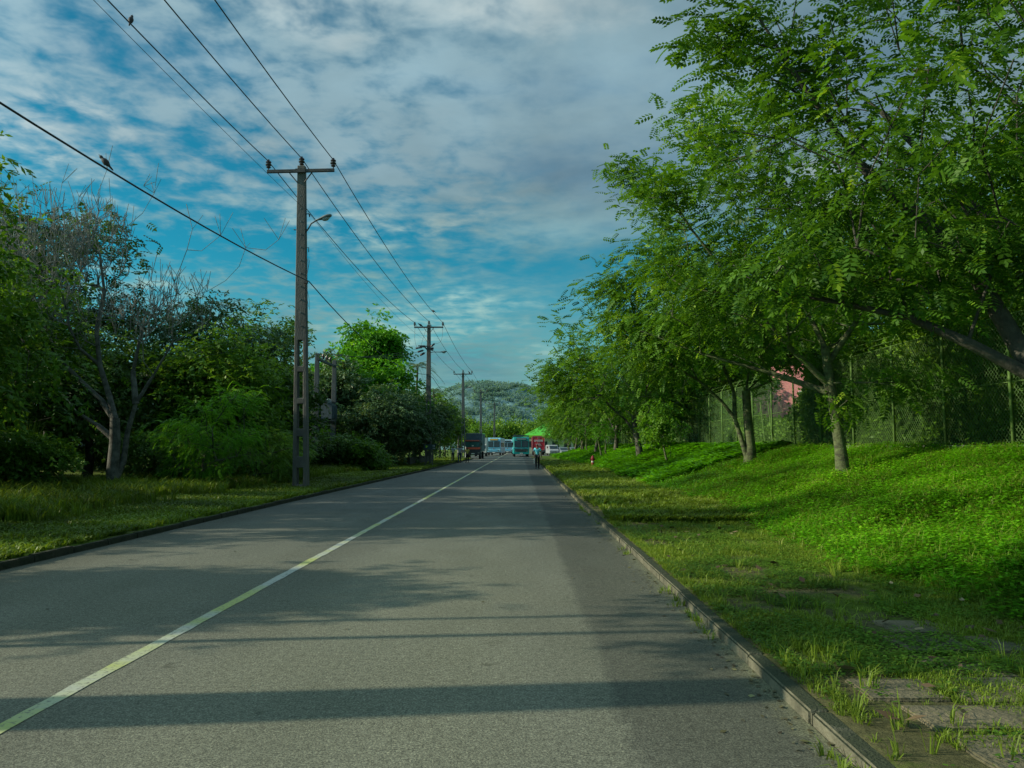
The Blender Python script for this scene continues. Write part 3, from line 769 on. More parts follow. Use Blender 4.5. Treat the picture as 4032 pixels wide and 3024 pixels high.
# nearest tree: stands just outside the right edge, its limbs reach into the picture
zA = zg(8.9, 9.2)
limbsA = [[(-.3, .0, .6), (-1.6, .0, .75), (-2.75, 0, 1.15), (-3.5, .1, 1.6), (-4.1, .3, 1.95), (-4.8, .5, 2.15), (-5.6, .7, 2.35)],
          [(-.2, .3, 1.1), (-1.2, .9, 2.2), (-2.4, 1.7, 3.8), (-3.4, 2.2, 5.4), (-4.4, 2.6, 6.6)],
          [(-2.75, 0, 1.15), (-3.2, .6, 2.8), (-4.2, 1.2, 4.2), (-5.2, .9, 5.4), (-6.2, .8, 7.0)]]
make_tree('avenue_tree', 'nearest spreading tree whose dark limbs reach in from the right edge of the photo', 'tree', (8.9, 9.2, zA - .1),
          [(0, 0, 0), (0, .05, .5), (-.1, .1, 1.0), (0, .2, 1.9)], .19,
          [((-1.6, .8, 4.9), (3.9, 3.4, 2.6), 130), ((-4.0, .9, 4.0), (1.9, 2.2, 1.2), 50), ((-2.6, 1.0, 6.8), (2.3, 2.3, 1.2), 40), ((-5.2, 1.2, 6.0), (.9, .9, .9), 16), ((.8, 1.5, 5.5), (3.0, 3.4, 3.2), 55), ((-3.6, .4, 2.7), (2.1, 1.6, .5), 34),
           ((-6.3, .9, 7.4), (.35, .5, 1.1), 12), ((-5.5, .7, 2.6), (.8, .7, .35), 14), ((-4.4, .4, 2.4), (.9, .7, .3), 12), ((-5.8, 1.0, 6.0), (.6, .7, .5), 12), ((-4.9, 1.0, 5.2), (.7, .8, .6), 12)],
          T_PIN, 'leaf_avenue', 'bark_dark', per=17, spread=.31, size=.86, seed=21, droop=.1, flat=.4, cull=lambda P: (P[:, 2] < 2.75 + .25 * np.sin(P[:, 0] * 3)) & (P[:, 0] > 4.2), limbs=limbsA, tip=.008, group=AG, shell=.5, tint0=.3, hot=.03, strays=10)

# second: straight mossy trunk with a leafy shoot low on it
bx_, by_ = 7.26, 17.5; zB = zg(bx_, by_)
limbsB = [[(-.3, 0, 2.2), (-1.2, -.2, 3.0), (-2.3, -.4, 4.2), (-3.4, -.5, 5.6), (-4.2, -.3, 6.8)],
          [(-.3, 0, 2.6), (.5, .3, 3.6), (1.4, .4, 4.9), (2.0, .2, 6.0)],
          [(-.3, 0, 2.0), (-1.4, .6, 2.5), (-2.9, 1.0, 3.0), (-4.3, 1.3, 3.6)]]
make_tree('avenue_tree', 'straight pale mossy trunk with a leafy tuft sprouting halfway up, before the fence', 'tree', (bx_, by_, zB - .1),
          [(0, 0, 0), (-.05, 0, .7), (-.13, 0, 1.4), (-.25, 0, 2.3), (-.3, .05, 3.0)], .128,
          [((-.2, .5, 5.2), (4.2, 4.0, 2.2), 170), ((-2.6, 0, 4.4), (1.8, 2.1, 1.2), 46), ((-1.8, 1.0, 7.4), (2.2, 2.2, 1.3), 46), ((-2.6, .2, 8.5), (1.3, 1.3, .8), 22), ((1.8, 0, 6.4), (3.0, 3.0, 1.8), 55), ((-.2, -.1, 1.75), (.45, .4, .3), 6),
           ((1.3, -.6, 2.2), (1.0, .7, .4), 12), ((-3.9, -.6, 6.4), (.7, .7, .5), 12)],
          T_PIN, 'leaf_avenue', 'bark_mossy', per=17, spread=.33, size=1.0, seed=22, droop=.08, flat=.4, cull=lambda P: (P[:, 2] < 3.35 + .2 * np.sin(P[:, 0] * 3)) & (np.hypot(P[:, 0] - 7.2, P[:, 1] - 17.4) > .6) & ~((P[:, 0] > 7.6) & (P[:, 0] < 9.6) & (P[:, 1] < 17.6) & (P[:, 2] < 3.3) & (P[:, 2] > 2.4)), limbs=limbsB, group=AG, shell=.5, tint0=.38, hot=.05, strays=14)

# third: twin trunks leaning apart
cx_, cy_ = 7.75, 26.3; zC = zg(cx_, cy_)
limbsC = [[(0, 0, .15), (-.22, 0, .9), (-.45, 0, 1.7), (-.9, 0, 2.3), (-1.7, -.1, 3.0), (-2.8, -.2, 3.6)], [(-.45, 0, 1.7), (-.4, .2, 2.6), (-.8, .4, 3.8)]]
make_tree('avenue_tree', 'tree with two dark trunks crossing near the ground, left of the pink wall', 'tree', (cx_, cy_, zC - .1),
          [(0, 0, 0), (.06, 0, .7), (.0, 0, 1.5), (-.05, 0, 2.6)], .17,
          [((-.5, .3, 5.2), (4.5, 4.2, 2.2), 190), ((-3.0, 0, 4.4), (1.8, 2.2, 1.4), 50), ((-2.6, 0, 7.0), (2.2, 2.2, 1.2), 50), ((1.8, 0, 6.2), (3.0, 3.0, 1.6), 50), ((-4.6, .2, 6.2), (.6, .6, .4), 10), ((-3.9, .2, 10.3), (.5, .5, .45), 10), ((-3.0, .2, 9.2), (1.0, .9, .8), 14)],
          T_PIN, 'leaf_avenue', 'bark_mossy', per=18, spread=.42, size=1.2, seed=23, droop=.08, flat=.4, cull=lambda P: P[:, 2] < 3.5 + .3 * np.sin(P[:, 0] * 3), limbs=limbsC, group=AG, shell=.5, tint0=.38, hot=.08, strays=14)

# further trees of the row: three variants, copied
def row_tree(seed, leaf='leaf_avenue', yellow=0):
    cr = crown_umbrella(4.9, 2.0, 7.4, 190, -.6, 0, seed)
    cr.append(((-4.2, .3, 4.2), (1.0, 1.2, 1.2), 14))
    return make_tree('avenue_tree', 'x', 'tree', (0, 0, 0), [(0, 0, 0), (-.1, 0, .8), (-.25, .05, 1.5), (-.3, .1, 2.2)], .15, cr,
                     T_PINS, leaf, 'bark', per=15, spread=.48, size=1.1, droop=.05, seed=seed, group=AG, shell=.5, tint0=.42, hot=yellow, strays=12,
                     limbs=[[(-.15, 0, 1.2), (-.7, 0, 2.0), (-1.5, 0, 2.7)], [(-.25, .05, 1.5), (.5, 0, 2.5)]])
v1 = row_tree(31); v2 = row_tree(32, yellow=.12); v3 = row_tree(33)
rows = [(7.13, 45.8, 0.0, 1.18, v1, 'forked dark-stemmed bank tree between the yellowish sapling and the red post'),
        (7.5, 60.8, 2.2, 1.08, v2, 'spreading bank tree right behind the red post and its saplings'),
        (7.0, 71.6, 4.0, .98, v3, 'bank tree with a thick dark trunk just right of the red post'),
        (6.9, 84.0, 1.0, .98, v1, 'bank tree half hidden by its neighbours, past the red post'),
        (6.9, 97.0, 3.0, .95, v2, 'distant bank tree above the parked white van'),
        (7.0, 110.0, 5.0, .9, v3, 'bank tree beside the red container lorry'),
        (9.5, 126.0, .6, .95, v1, 'last tree of the row, partly covering the green roof')]
placed = set()
for i, (x, y, rz, s, v, lab) in enumerate(rows):
    o = v if v.name not in placed else copy_tree(v)
    placed.add(v.name)
    o.location = (x, y, zg(x, y) - .1); o.rotation_euler.z = rz; o.scale = (s, s, s); o['label'] = lab

# small trees and saplings between them
SG = 'slim saplings on the right bank'
make_tree('sapling', 'small tree with yellowish leaves and a forked pale stem, between bank trees', 'tree', (7.23, 37.8, zg(7.23, 37.8) - .05),
          [(0, 0, 0), (-.12, 0, .45), (-.22, 0, .95)], .05, [((-.3, 0, 2.0), (1.1, .9, .9), 34), ((-.5, 0, 2.7), (.8, .7, .5), 16)],
          T_BROAD, 'leaf_yellow', 'bark_mossy', per=8, spread=.2, size=1.0, seed=41, limbs=[[(0, 0, .1), (.12, 0, .6), (.1, 0, 1.1)]], group=SG, flat=.4, droop=.6, tint0=.2)
for k, (x, y, h, lab) in enumerate([(6.35, 59.8, 2.6, 'leaning slim sapling just right of the red post'), (6.8, 59.3, 1.9, 'short bare-legged sapling with a flat top, second right of the red post'),
                                    (6.93, 79.3, 2.6, 'thin leafy sapling left of the red post'), (6.85, 83.5, 2.4, 'pale-stemmed sapling furthest left in the group beyond the red post')]):
    make_tree('sapling', lab, 'tree', (x, y, zg(x, y) - .05), [(0, 0, 0), (-.12 * (1 + k % 2), 0, h * .3), (-.3 + .1 * k, 0, h * .6)], .07,
              [((-.3, 0, h * .95), (1.1, .9, .35), 18), ((.2, 0, h * 1.1), (.7, .6, .3), 8)], T_PINS, 'leaf_fresh', 'bark_mossy', per=6, spread=.22, size=.7, seed=44 + k, group=SG, flat=.4)

# tall dark trees behind the fence that close the right side
BG_ = 'dense trees behind the right fence'
bt = []
for k, (x, y, h, r, lab) in enumerate([(14.5, 14, 9.5, 4.2, 'dark leafy tree rising behind the fence at the right edge of the photo'), (15.5, 22, 9, 4.4, 'dark leafy tree behind the fence, behind the straight mossy trunk'),
                                  (13.6, 36, 8.5, 3.6, 'dark leafy tree behind the fence, above the pink wall'), (11.9, 50, 8, 3.4, 'dark tree behind the fence, left of the pink wall'),
                                  (13.2, 62, 8, 4.0, 'dark tree behind the far green netting'), (14, 78, 8, 4.4, 'dark tree behind the far end of the fence'), (14, 98, 7.5, 4.4, 'dark tree behind the cars parked on the right')]):
    if k < 3:
        o = make_tree('backing_tree', lab, 'tree', (x, y, 1.35), [(0, 0, 0), (.1, 0, 1), (0, .1, 2.0), (.1, 0, 3.0)], .2,
                      crown_umbrella(r, 1.6 if k != 2 else 3.9, h, 220, 0, 0, 60 + k), T_PINS if k == 0 else T_BIG, 'leaf_mid' if k else 'leaf_avenue', 'bark_dark', per=17, spread=.6, size=1.3, seed=60 + k, group=BG_, tint0=.45, shell=.55)
        bt.append(o)
    else:
        o = copy_tree(bt[1]); o.location = (x, y, 1.2); o.rotation_euler.z = k * 1.7; o.scale = (1, 1, h / 9.0); o['label'] = lab

# ---------------------------------------------------------------- left side: dead tree in front
def dead_tree():
    rs = np.random.RandomState(77)
    root = empty('dead_tree', (-12.5, 23.8, .15), 0, 'bare grey tree with a double trunk and upright leafless twigs on the left', 'tree')
    trunk = [(0, 0, -.1), (0, 0, .7), (.03, 0, 1.5), (.0, 0, 2.2)]
    limbs = [[(0, 0, .1), (.24, .15, .9), (.3, .2, 1.8), (.5, .25, 2.7), (1.0, .3, 3.6), (1.6, .2, 4.6), (2.1, 0, 5.4)],
             [(0, 0, 2.2), (-.5, .1, 2.8), (-1.2, .2, 3.4), (-2.0, .1, 4.2), (-2.9, 0, 5.0)],
             [(0, 0, 2.2), (-.25, .1, 2.9), (-.6, .1, 3.9), (-.7, 0, 5.0), (-.5, 0, 6.2), (-.7, 0, 7.4)],
             [(.5, .25, 2.7), (.35, .3, 3.7), (.6, .2, 4.9), (.4, .1, 6.0)],
             [(0, 0, 1.6), (-.5, 0, 2.0), (-1.1, -.1, 2.4), (-1.6, -.1, 3.0)]]
    tg = []
    for c, r, n in [((-3.4, 0, 7.2), (2.6, 1.6, 2.2), 230), ((-1.3, 0, 7.6), (1.8, 1.3, 1.7), 150), ((1.2, 0, 5.6), (2.0, 1.2, 1.2), 80), ((-2.2, 0, 5.2), (3.0, 1.4, 1.3), 90)]:
        tg.append(ell_points(rs, n, c, r, .6))
    tg = np.vstack(tg)
    # long upright shoots
    tg = np.vstack([tg, [(.6, 0, 9.6), (.9, .1, 9.4), (-2.0, 0, 9.7), (-3.4, 0, 9.2), (3.1, 0, 8.0), (3.9, 0, 7.6), (2.2, 0, 8.2), (5.0, -.2, 7.8), (-.6, 0, 10.1), (-3.9, .2, 8.4)]])
    A, par, rad, ends = skeleton(rs, trunk, .18, tg, .008, .12, -.5, limbs, expo=2.0, step=.5)
    # twigs
    tw = []
    for e in ends:
        for _ in range(3):
            tw.append((e, A[e] + rs.normal(0, .2, 3) + [0, 0, .55]))
    A2 = np.vstack([A, [t[1] for t in tw]]); par2 = np.concatenate([par, [t[0] for t in tw]]); rad2 = np.concatenate([rad, np.full(len(tw), .0075)])
    big = np.where(rad2 > .024, rad2, 0); small = np.where(rad2 <= .024, rad2, 0)
    V, F = tubes(A2, par2, big); np_mesh('trunk', V, F, M['bark_dead'], root, smooth=True)
    V, F = tubes(A2, par2, small); np_mesh('twigs', V, F, M['twig'], root, smooth=True)
dead_tree()

LG = 'thicket trees on the left side of the road'
# (x, y, height, radius, leaf, template, label, gaps)
def thick(name, lab, x, y, h, r, leaf, T=T_BROAD, z0=.6, per=19, n=150, seed=0, size=1.4, tint0=.38, spread=.45, hot=0, bark='bark_dark', ry=None, group=LG, r0=.16, squash=1.0):
    rr = random.Random(seed); ry = ry or r; zc = (z0 + h) / 2; H = (h - z0) / 2
    blobs = [((0, 0, zc), (r * .9, ry * .9, H), int(n * .4))]
    for k in range(7):
        a = k * .9 + rr.uniform(-.3, .3); q = rr.uniform(.5, .75)
        blobs.append(((r * q * math.cos(a), ry * q * math.sin(a), zc + rr.uniform(-.45, .6) * H), (r * .42, ry * .42, H * rr.uniform(.3, .45)), int(n * .09)))
    return make_tree(name, lab, 'tree' if name.endswith('tree') else 'bush', (x, y, zg(x, y) - .1), [(0, 0, 0), (.1, 0, h * .12), (0, .1, h * .24), (.1, 0, h * .34)], r0, blobs, T, leaf, bark,
                     per=per, spread=spread, size=size, seed=seed, group=group, gaps=True, tint0=tint0, shell=.5, hot=hot, strays=8)
thick('thicket_tree', 'tall dark tree behind the bare tree', -20.3, 33, 11.6, 4.0, 'leaf_dark', T_PINS, 4.5, seed=101, n=150, size=1.3, per=13, spread=.45, tint0=.2)
thick('thicket_tree', 'very dark tall tree cut by the left edge of the photo', -23.6, 34, 14.2, 3.0, 'leaf_dark', T_PINS, 4, seed=102, n=150, size=1.3, per=15, tint0=.25)
thick('thicket_tree', 'broad green tree at the left edge, left of the bare trunk', -17.0, 23.5, 7.0, 3.6, 'leaf_mid', T_PINS, .8, seed=103, n=170, size=1.1, tint0=.35)
thick('thicket_tree', 'bushy tree directly behind the bare tree trunk', -16.5, 29.5, 6.2, 3.4, 'leaf_dark', T_BROAD, .5, seed=104, n=150, tint0=.35)
thick('thicket_tree', 'rounded dark tree right of the bare tree, highest of the middle thicket', -14.2, 35, 8.0, 3.3, 'leaf_grey', T_BROAD, 1.0, seed=105, n=190, tint0=.45, size=1.2)
thick('thicket_tree', 'green leafy tree in the thicket, left of the nearest pole', -12.2, 31.5, 6.2, 2.7, 'leaf_mid', T_BROAD, .6, seed=106, n=180, tint0=.45, size=1.3, hot=.03)
thick('thicket_tree', 'ragged green tree just left of the nearest pole', -13.4, 39, 8.2, 2.6, 'leaf_mid', T_BROAD, 1.0, seed=107, n=170, tint0=.42, size=1.3)
thick('thicket_tree', 'small dark tree behind the nearest pole', -11.8, 36.5, 5.2, 1.9, 'leaf_dark', T_BROAD, .5, seed=108, n=110, tint0=.4)
thick('thicket_bush', 'low dark bush at the left edge of the verge', -16.0, 20.0, 2.7, 2.2, 'leaf_mid', T_PINS, .1, seed=109, n=110, size=.8, spread=.28, tint0=.25, group='low bushes on the left verge', r0=.05)
thick('thicket_bush', 'low leafy bush left of the bare trunk', -14.6, 22.3, 1.7, 1.5, 'leaf_mid', T_BROAD, .1, seed=110, n=70, size=.9, spread=.25, tint0=.35, group='low bushes on the left verge', r0=.05, hot=.05)
thick('thicket_bush', 'low dark bush right of the bare trunk', -12.3, 27.2, 2.3, 2.0, 'leaf_dark', T_BROAD, .1, seed=111, n=100, size=.9, spread=.28, tint0=.4, group='low bushes on the left verge', r0=.05)
thick('thicket_bush', 'light green bush to the left of the nearest pole foot', -9.9, 29.0, 2.2, 1.7, 'leaf_mid', T_FINE, .1, seed=113, n=90, size=1.0, spread=.28, tint0=.55, group='low bushes on the left verge', r0=.05)
make_tree('feathery_shrub', 'bright feathery shrub with drooping fine leaves between the bare tree and the nearest pole', 'bush', (-10.5, 25.6, .05), [(0, 0, 0), (.02, 0, .5), (.05, 0, 1.0)], .05,
          [((.0, 0, 1.9), (1.5, 1.0, .6), 40), ((1.1, 0, 3.0), (.8, .6, .45), 26), ((.1, .1, 2.7), (.7, .6, .35), 16), ((-1.0, 0, 2.1), (.8, .7, .4), 22), ((.2, 0, 1.1), (1.5, .9, .6), 34), ((1.3, .2, 1.8), (.7, .6, .5), 18)], T_FINE, 'leaf_fresh', 'bark', per=12, spread=.2, size=.85, seed=120, flat=.35, droop=.12, tint0=.6, gaps=False)
# a second rank further from the road closes the view under the crowns
back = thick('thicket_tree', 'dense dark tree deep in the left thicket, behind the bare trunk', -21.5, 27.5, 6.5, 3.6, 'leaf_dark', T_BIG, .1, seed=150, n=170, size=1.3, tint0=.3, spread=.55)
for k, (x, y, sc, lab) in enumerate([(-26, 22.5, 1.0, 'dense dark tree deep in the thicket at the left edge of the photo'), (-19.5, 36.5, .95, 'dense dark tree deep in the thicket behind the feathery shrub'),
                                 (-17.0, 43.0, .9, 'dense dark tree deep in the thicket behind the nearest pole'), (-20.5, 51, 1.1, 'dense dark tree behind the pale pickets'), (-17.5, 66, 1.1, 'dense dark tree far behind the transformer poles')]):
    o = copy_tree(back); o.location = (x, y, zg(x, y) - .1); o.rotation_euler.z = 1 + k * 1.9; o.scale = (sc,) * 3; o['label'] = lab
# beyond the nearest pole
thick('thicket_tree', 'small tree with pale leaves just right of the nearest pole', -14.6, 56, 8.2, 2.7, 'leaf_grey', T_BIG, 1.2, seed=121, n=120, size=1.3, tint0=.6, hot=.1)
thick('thicket_tree', 'yellow green tree behind the twin transformer poles', -13.2, 60, 9.6, 3.2, 'leaf_fresh', T_BIG, 1.5, seed=122, n=150, size=1.3, tint0=.3, hot=.05)
thick('thicket_tree', 'tallest tree right of the twin transformer poles, with a domed top', -12.4, 66, 12.9, 2.4, 'leaf_fresh', T_BIG, 7.0, seed=123, n=190, size=1.3, tint0=.35, hot=.05)
thick('thicket_tree', 'bright tree filling below the tall domed one', -11.3, 63, 8.8, 3.4, 'leaf_fresh', T_BIG, 2.0, seed=124, n=150, size=1.3, tint0=.25, hot=.05)
thick('roadside_shrub', 'huge rounded grey green shrub overhanging the verge right of the nearest pole', -9.7, 55, 6.2, 2.5, 'leaf_grey', T_BROAD, .0, seed=125, n=230, size=1.3, tint0=.42, group='big rounded shrubs on the left verge', r0=.1, ry=4.2)
thick('roadside_shrub', 'tall rounded dark shrub behind the two signposts', -9.6, 62, 6.8, 2.9, 'leaf_grey', T_BROAD, .0, seed=126, n=220, size=1.4, tint0=.35, group='big rounded shrubs on the left verge', r0=.1, ry=4.2)
thick('roadside_shrub', 'dark shrub behind the walking people on the left', -9.6, 74, 7.2, 2.6, 'leaf_grey', T_BIG, .9, seed=127, n=170, size=1.1, tint0=.3, group='big rounded shrubs on the left verge', r0=.1, ry=4.6)
thick('roadside_shrub', 'green-topped shrub between the second and third pole', -9.8, 87, 7.4, 2.6, 'leaf_mid', T_BIG, 1.2, seed=128, n=170, size=1.1, tint0=.4, group='big rounded shrubs on the left verge', r0=.1, ry=5)
thick('roadside_shrub', 'dark foliage overhanging the orange lorry', -10.4, 101, 7.2, 3.0, 'leaf_dark', T_BIG, 2.6, seed=129, n=150, size=1.2, tint0=.4, group='big rounded shrubs on the left verge', r0=.12, ry=5)
thick('roadside_shrub', 'dark foliage behind the orange lorry, left of the fourth pole', -11.2, 116, 6.2, 3.0, 'leaf_dark', T_BIG, 2.2, seed=130, n=130, size=1.3, tint0=.4, group='big rounded shrubs on the left verge', r0=.12, ry=5)
thick('thicket_bush', 'low green bush at the foot of the rounded shrub', -9.2, 44.5, 1.9, 1.4, 'leaf_mid', T_BROAD, .1, seed=131, n=90, size=1.0, spread=.25, tint0=.35, group='low bushes on the left verge', r0=.04)
thick('thicket_bush', 'dark leafy bush at the feet of the twin transformer poles', -11.2, 43.5, 2.1, 1.8, 'leaf_dark', T_BROAD, .1, seed=132, n=100, size=1.0, spread=.28, tint0=.4, group='low bushes on the left verge', r0=.04)
# trees beside the camera, left of the frame; their shade lies over the road
for k, (x, y, h, r, z0) in enumerate([(-15.0, 15.6, 8.6, 2.8, 1.6), (-12.4, 14.3, 8.4, 2.2, 2.6), (-17.0, 12.2, 5.2, 2.0, 1.4), (-14.2, 18.6, 8.2, 2.4, .8), (-12.6, 7.2, 4.6, .9, 3.2)]):
    thick('verge_tree', ['leafy tree left of the view shading the middle of the road', 'slim-crowned tree left of the view', 'low tree left of the view, farther from the road', 'small tree at the left border of the verge', 'little high-crowned tree left of the camera'][k],
          x, y, h, r, 'leaf_mid', T_BROAD, z0, seed=140 + k, n=130, per=16, size=1.2, tint0=.35, group='trees left of the camera', r0=.1)
# bare leaning stems left of the camera: long straight shadows on the road
def stem(lab, pts, r, seed):
    root = empty('bare_trunk', pts[0], 0, lab, 'tree', 'bare stems left of the camera')
    P0 = Vector(pts[0]); mb = MB(); mb.tube([Vector(p) - P0 for p in pts], [r * (1.15 - .35 * i / (len(pts) - 1)) for i in range(len(pts))], 10)
    mb.build('trunk', M['bark'], root, smooth=True); return root
make_tree('verge_tree', 'tree with a thick bare lower trunk left of the camera', 'tree', (-8.2, 3.85, 0), [(0, 0, 0), (-.05, .08, 1.5), (-.02, .1, 3.0), (0, .15, 4.4)], .3,
          [((.2, 1.9, 5.6), (1.3, 1.5, 1.1), 60), ((0, .8, 6.0), (1.0, 1.2, .9), 30)], T_BROAD, 'leaf_mid', 'bark', per=12, spread=.3, size=1.2, seed=149, group='trees left of the camera', shell=.5)
stem('slender bare stem left of the camera', [(-8.6, 6.1, 0), (-8.6, 6.15, 3), (-8.6, 6.1, 5.6), (-8.6, 6.15, 7.6)], .035, 2)
stem('slender bare stem beside the first one', [(-8.9, 5.35, 0), (-8.8, 5.5, 3), (-8.9, 5.45, 6.0), (-8.9, 5.4, 8.0)], .045, 3)
# tall cane tuft on the left
def cane():
    rs = np.random.RandomState(9); n = 60; P = rs.normal(0, .22, (n, 3)); P[:, 2] = 0
    T = blades(6, 1.7, .05, .35, 12)
    a = rs.uniform(0, 6.28, n); D = np.stack([np.cos(a), np.sin(a), 0 * a], 1)
    V, F, t = place(T, P, D, np.tile([0, 0, 1.], (n, 1)), rs.uniform(.6, 1.15, n), rs.uniform(.5, .9, n), rs)
    root = empty('reed_clump', (-15.9, 24.6, .5), 0, 'clump of tall light green reeds left of the bare trunk', 'plant')
    np_mesh('blade', V, F, M['grass'], root, t)
    V, F, t = place(T, P * 1.6, D, np.tile([0, 0, 1.], (n, 1)), rs.uniform(.6, 1.0, n), rs.uniform(.2, .6, n), rs)
    root = empty('reed_clump', (-9.3, 31.5, .1), 0, 'clump of tall reeds right behind the foot of the nearest pole', 'plant')
    np_mesh('blade', V, F, M['grass'], root, t)
cane()

# palms
def palm(lab, x, y, h, seed, r=2.3):
    rs = random.Random(seed); root = empty('palm_tree', (x, y, .1), 0, lab, 'palm', 'coconut palms by the left poles')
    mb = MB(); mb.tube([(0, 0, 0), (.1, 0, h * .4), (.25, 0, h * .8), (.3, 0, h)], [.16, .12, .1, .09], 8); mb.build('trunk', M['bark'], root, smooth=True)
    V = []; 
    for k in range(15):
        a = k * 2.4; el = rs.uniform(-.1, 1.0); L_ = r * rs.uniform(.8, 1.1)
        d = np.array([math.cos(a), math.sin(a), 0])
        s = np.array([-d[1], d[0], 0])
        for i in range(22):
            t = (i + 2) / 23; p = np.array([.3, 0, h]) + d * L_ * t * math.cos(el * (1 - t)) + np.array([0, 0, L_ * (math.sin(el) * t - .75 * t * t)])
            for sg in (-1, 1):
                dd = unit(d * .7 + s * sg * .8 + np.array([0, 0, -.45])); V.append(leaflet(p, dd, np.array([0, 0, 1.]) + d * .2, .55 * (1 - .5 * t), .06))
    V = np.array(V).reshape(-1, 3); F = np.arange(len(V)).reshape(-1, 4)
    np_mesh('crown', V, F, M['leaf_grey'], root, np.repeat(np.random.RandomState(seed).uniform(.4, 1, len(F)), 4))
palm('palm whose fronds show left of the second pole', -9.7, 71, 8.9, 1)
palm('palm whose fronds hang between the third and fourth pole', -8.9, 112, 6.4, 2)
palm('small palm to the right of the second pole', -9.4, 82, 7.4, 3, 2.0)

# rounded trees closing the end of the road
EG = 'round trees beyond the parked buses'
et = []
for k, (x, y, h, r) in enumerate([(-9, 215, 8.5, 6), (-2.5, 222, 9.5, 6), (3.5, 216, 8.5, 5.5), (10, 225, 10, 6), (18, 220, 9, 6), (-17, 225, 10, 6), (-26, 230, 12, 7), (26, 228, 12, 7), (36, 235, 13, 7), (-37, 235, 13, 7)]):
    labs = ['bright round tree behind the pale blue bus', 'bright round tree between the pale and the teal bus', 'round tree behind the teal bus and the green roof', 'round tree behind the red container', 'round tree hidden behind the bank trees on the right',
            'round tree behind the fourth pole', 'large tree behind the left roadside shrubs', 'large tree behind the right bank trees', 'farthest large tree on the right', 'farthest large tree on the left']
    if k < 2:
        o = thick('far_tree', labs[k], x, y, h, r, 'leaf_mid', T_FAR, .5, seed=160 + k, n=90, per=9, size=1.3, tint0=.5, spread=.8, group=EG, r0=.3)
        et.append(o)
    else:
        o = copy_tree(et[k % 2]); o.location = (x, y, 0); o.rotation_euler.z = k; o.scale = (r / 6, r / 6, h / 9); o['label'] = labs[k]

# hill and forest with distance haze painted into their colours
def hill():
    xs = np.linspace(-420, 520, 420); ys = np.linspace(420, 900, 200)
    X, Y = np.meshgrid(xs, ys)
    def H(x, y):
        ridge = 34 * np.exp(-((x + 25) / 75) ** 2) + 12 * np.exp(-((x + 20) / 200) ** 2) + 30 * np.exp(-((x + 330) / 160) ** 2) + 34 * np.exp(-((x - 230) / 170) ** 2)
        ridge = ridge + 11 * (vnoise(x, y * 0 + 3, 24, 70) - .5)
        return ridge * sst(430, 660, y) * (1 - .4 * sst(720, 1100, y))
    can = 3.5 * (vnoise(X, Y, 13, 71) ** .7) + 3.0 * vnoise(X, Y, 6, 72) ** .8 + 1.2 * vnoise(X, Y, 3, 73)
    Z = H(X, Y) + can * sst(430, 470, Y) - .3
    V = np.stack([X, Y, Z], -1).reshape(-1, 3); ny, nx = X.shape
    i = np.arange(ny - 1)[:, None] * nx + np.arange(nx - 1)[None, :]
    F = np.stack([i, i + 1, i + 1 + nx, i + nx], -1).reshape(-1, 4)
    tag(np_mesh('hills', V, F, pmat('haze_tinted_hill', (.125, .22, .225), (.135, .235, .235), .03, 1, spec=0), smooth=True), kind='structure')
    rs = np.random.RandomState(4); n = 2300
    x = rs.uniform(-260, 330, n); y = 440 + 260 * rs.uniform(0, 1, n) ** .8; z = H(x, y)
    K = 26
    P = np.repeat(np.stack([x, y, z + 5.5], 1), K, 0) + unit(rs.normal(0, 1, (n * K, 3))) * (rs.uniform(0, 1, (n * K, 1)) ** .5) * [6.5, 5, 2.6]
    T = tmpl_clump(5, 1.1, 1.5, 1.0, 9)
    D = rs.normal(0, 1, P.shape); t0 = np.repeat(rs.uniform(.1, .8, n), K)
    V, F, t = place(T, P, D, rs.normal(0, .25, P.shape) + [-.5, -.5, 1], rs.uniform(.7, 1.2, len(P)), t0, rs)
    m = leafmat('haze_tinted_leaf', (.125, .22, .225), (.14, .24, .24), (.15, .255, .245), trans=.5, patch=.01, rough=1)
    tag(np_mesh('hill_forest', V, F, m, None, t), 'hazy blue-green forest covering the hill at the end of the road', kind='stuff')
hill()
# ---------------------------------------------------------------- fence, hedge, pink building
def netmat():
    m, nt = _new('chain_link'); L = nt.links
    out = nt.nodes.new('ShaderNodeOutputMaterial'); b = nt.nodes.new('ShaderNodeBsdfPrincipled')
    b.inputs['Base Color'].default_value = (.06, .12, .03, 1); b.inputs['Roughness'].default_value = .6
    t = nt.nodes.new('ShaderNodeBsdfTransparent'); mx = nt.nodes.new('ShaderNodeMixShader')
    tc = nt.nodes.new('ShaderNodeTexCoord'); sp = nt.nodes.new('ShaderNodeSeparateXYZ'); L.new(tc.outputs['Object'], sp.inputs[0])
    def mth(op, a, c=None):
        n = nt.nodes.new('ShaderNodeMath'); n.operation = op
        for i, v in enumerate((a, c)):
            if v is None: continue
            if isinstance(v, (int, float)): n.inputs[i].default_value = v
            else: L.new(v, n.inputs[i])
        return n.outputs[0]
    s = 9.0
    u = mth('MULTIPLY', mth('ADD', sp.outputs[1], sp.outputs[2]), s); v = mth('MULTIPLY', mth('SUBTRACT', sp.outputs[1], sp.outputs[2]), s)
    fu = mth('ABSOLUTE', mth('SUBTRACT', mth('FRACT', mth('ADD', u, 500.0)), .5)); fv = mth('ABSOLUTE', mth('SUBTRACT', mth('FRACT', mth('ADD', v, 500.0)), .5))
    k = mth('MAXIMUM', mth('GREATER_THAN', fu, .415), mth('GREATER_THAN', fv, .415))
    L.new(k, mx.inputs[0]); L.new(t.outputs[0], mx.inputs[1]); L.new(b.outputs[0], mx.inputs[2]); L.new(mx.outputs[0], out.inputs[0])
    return m
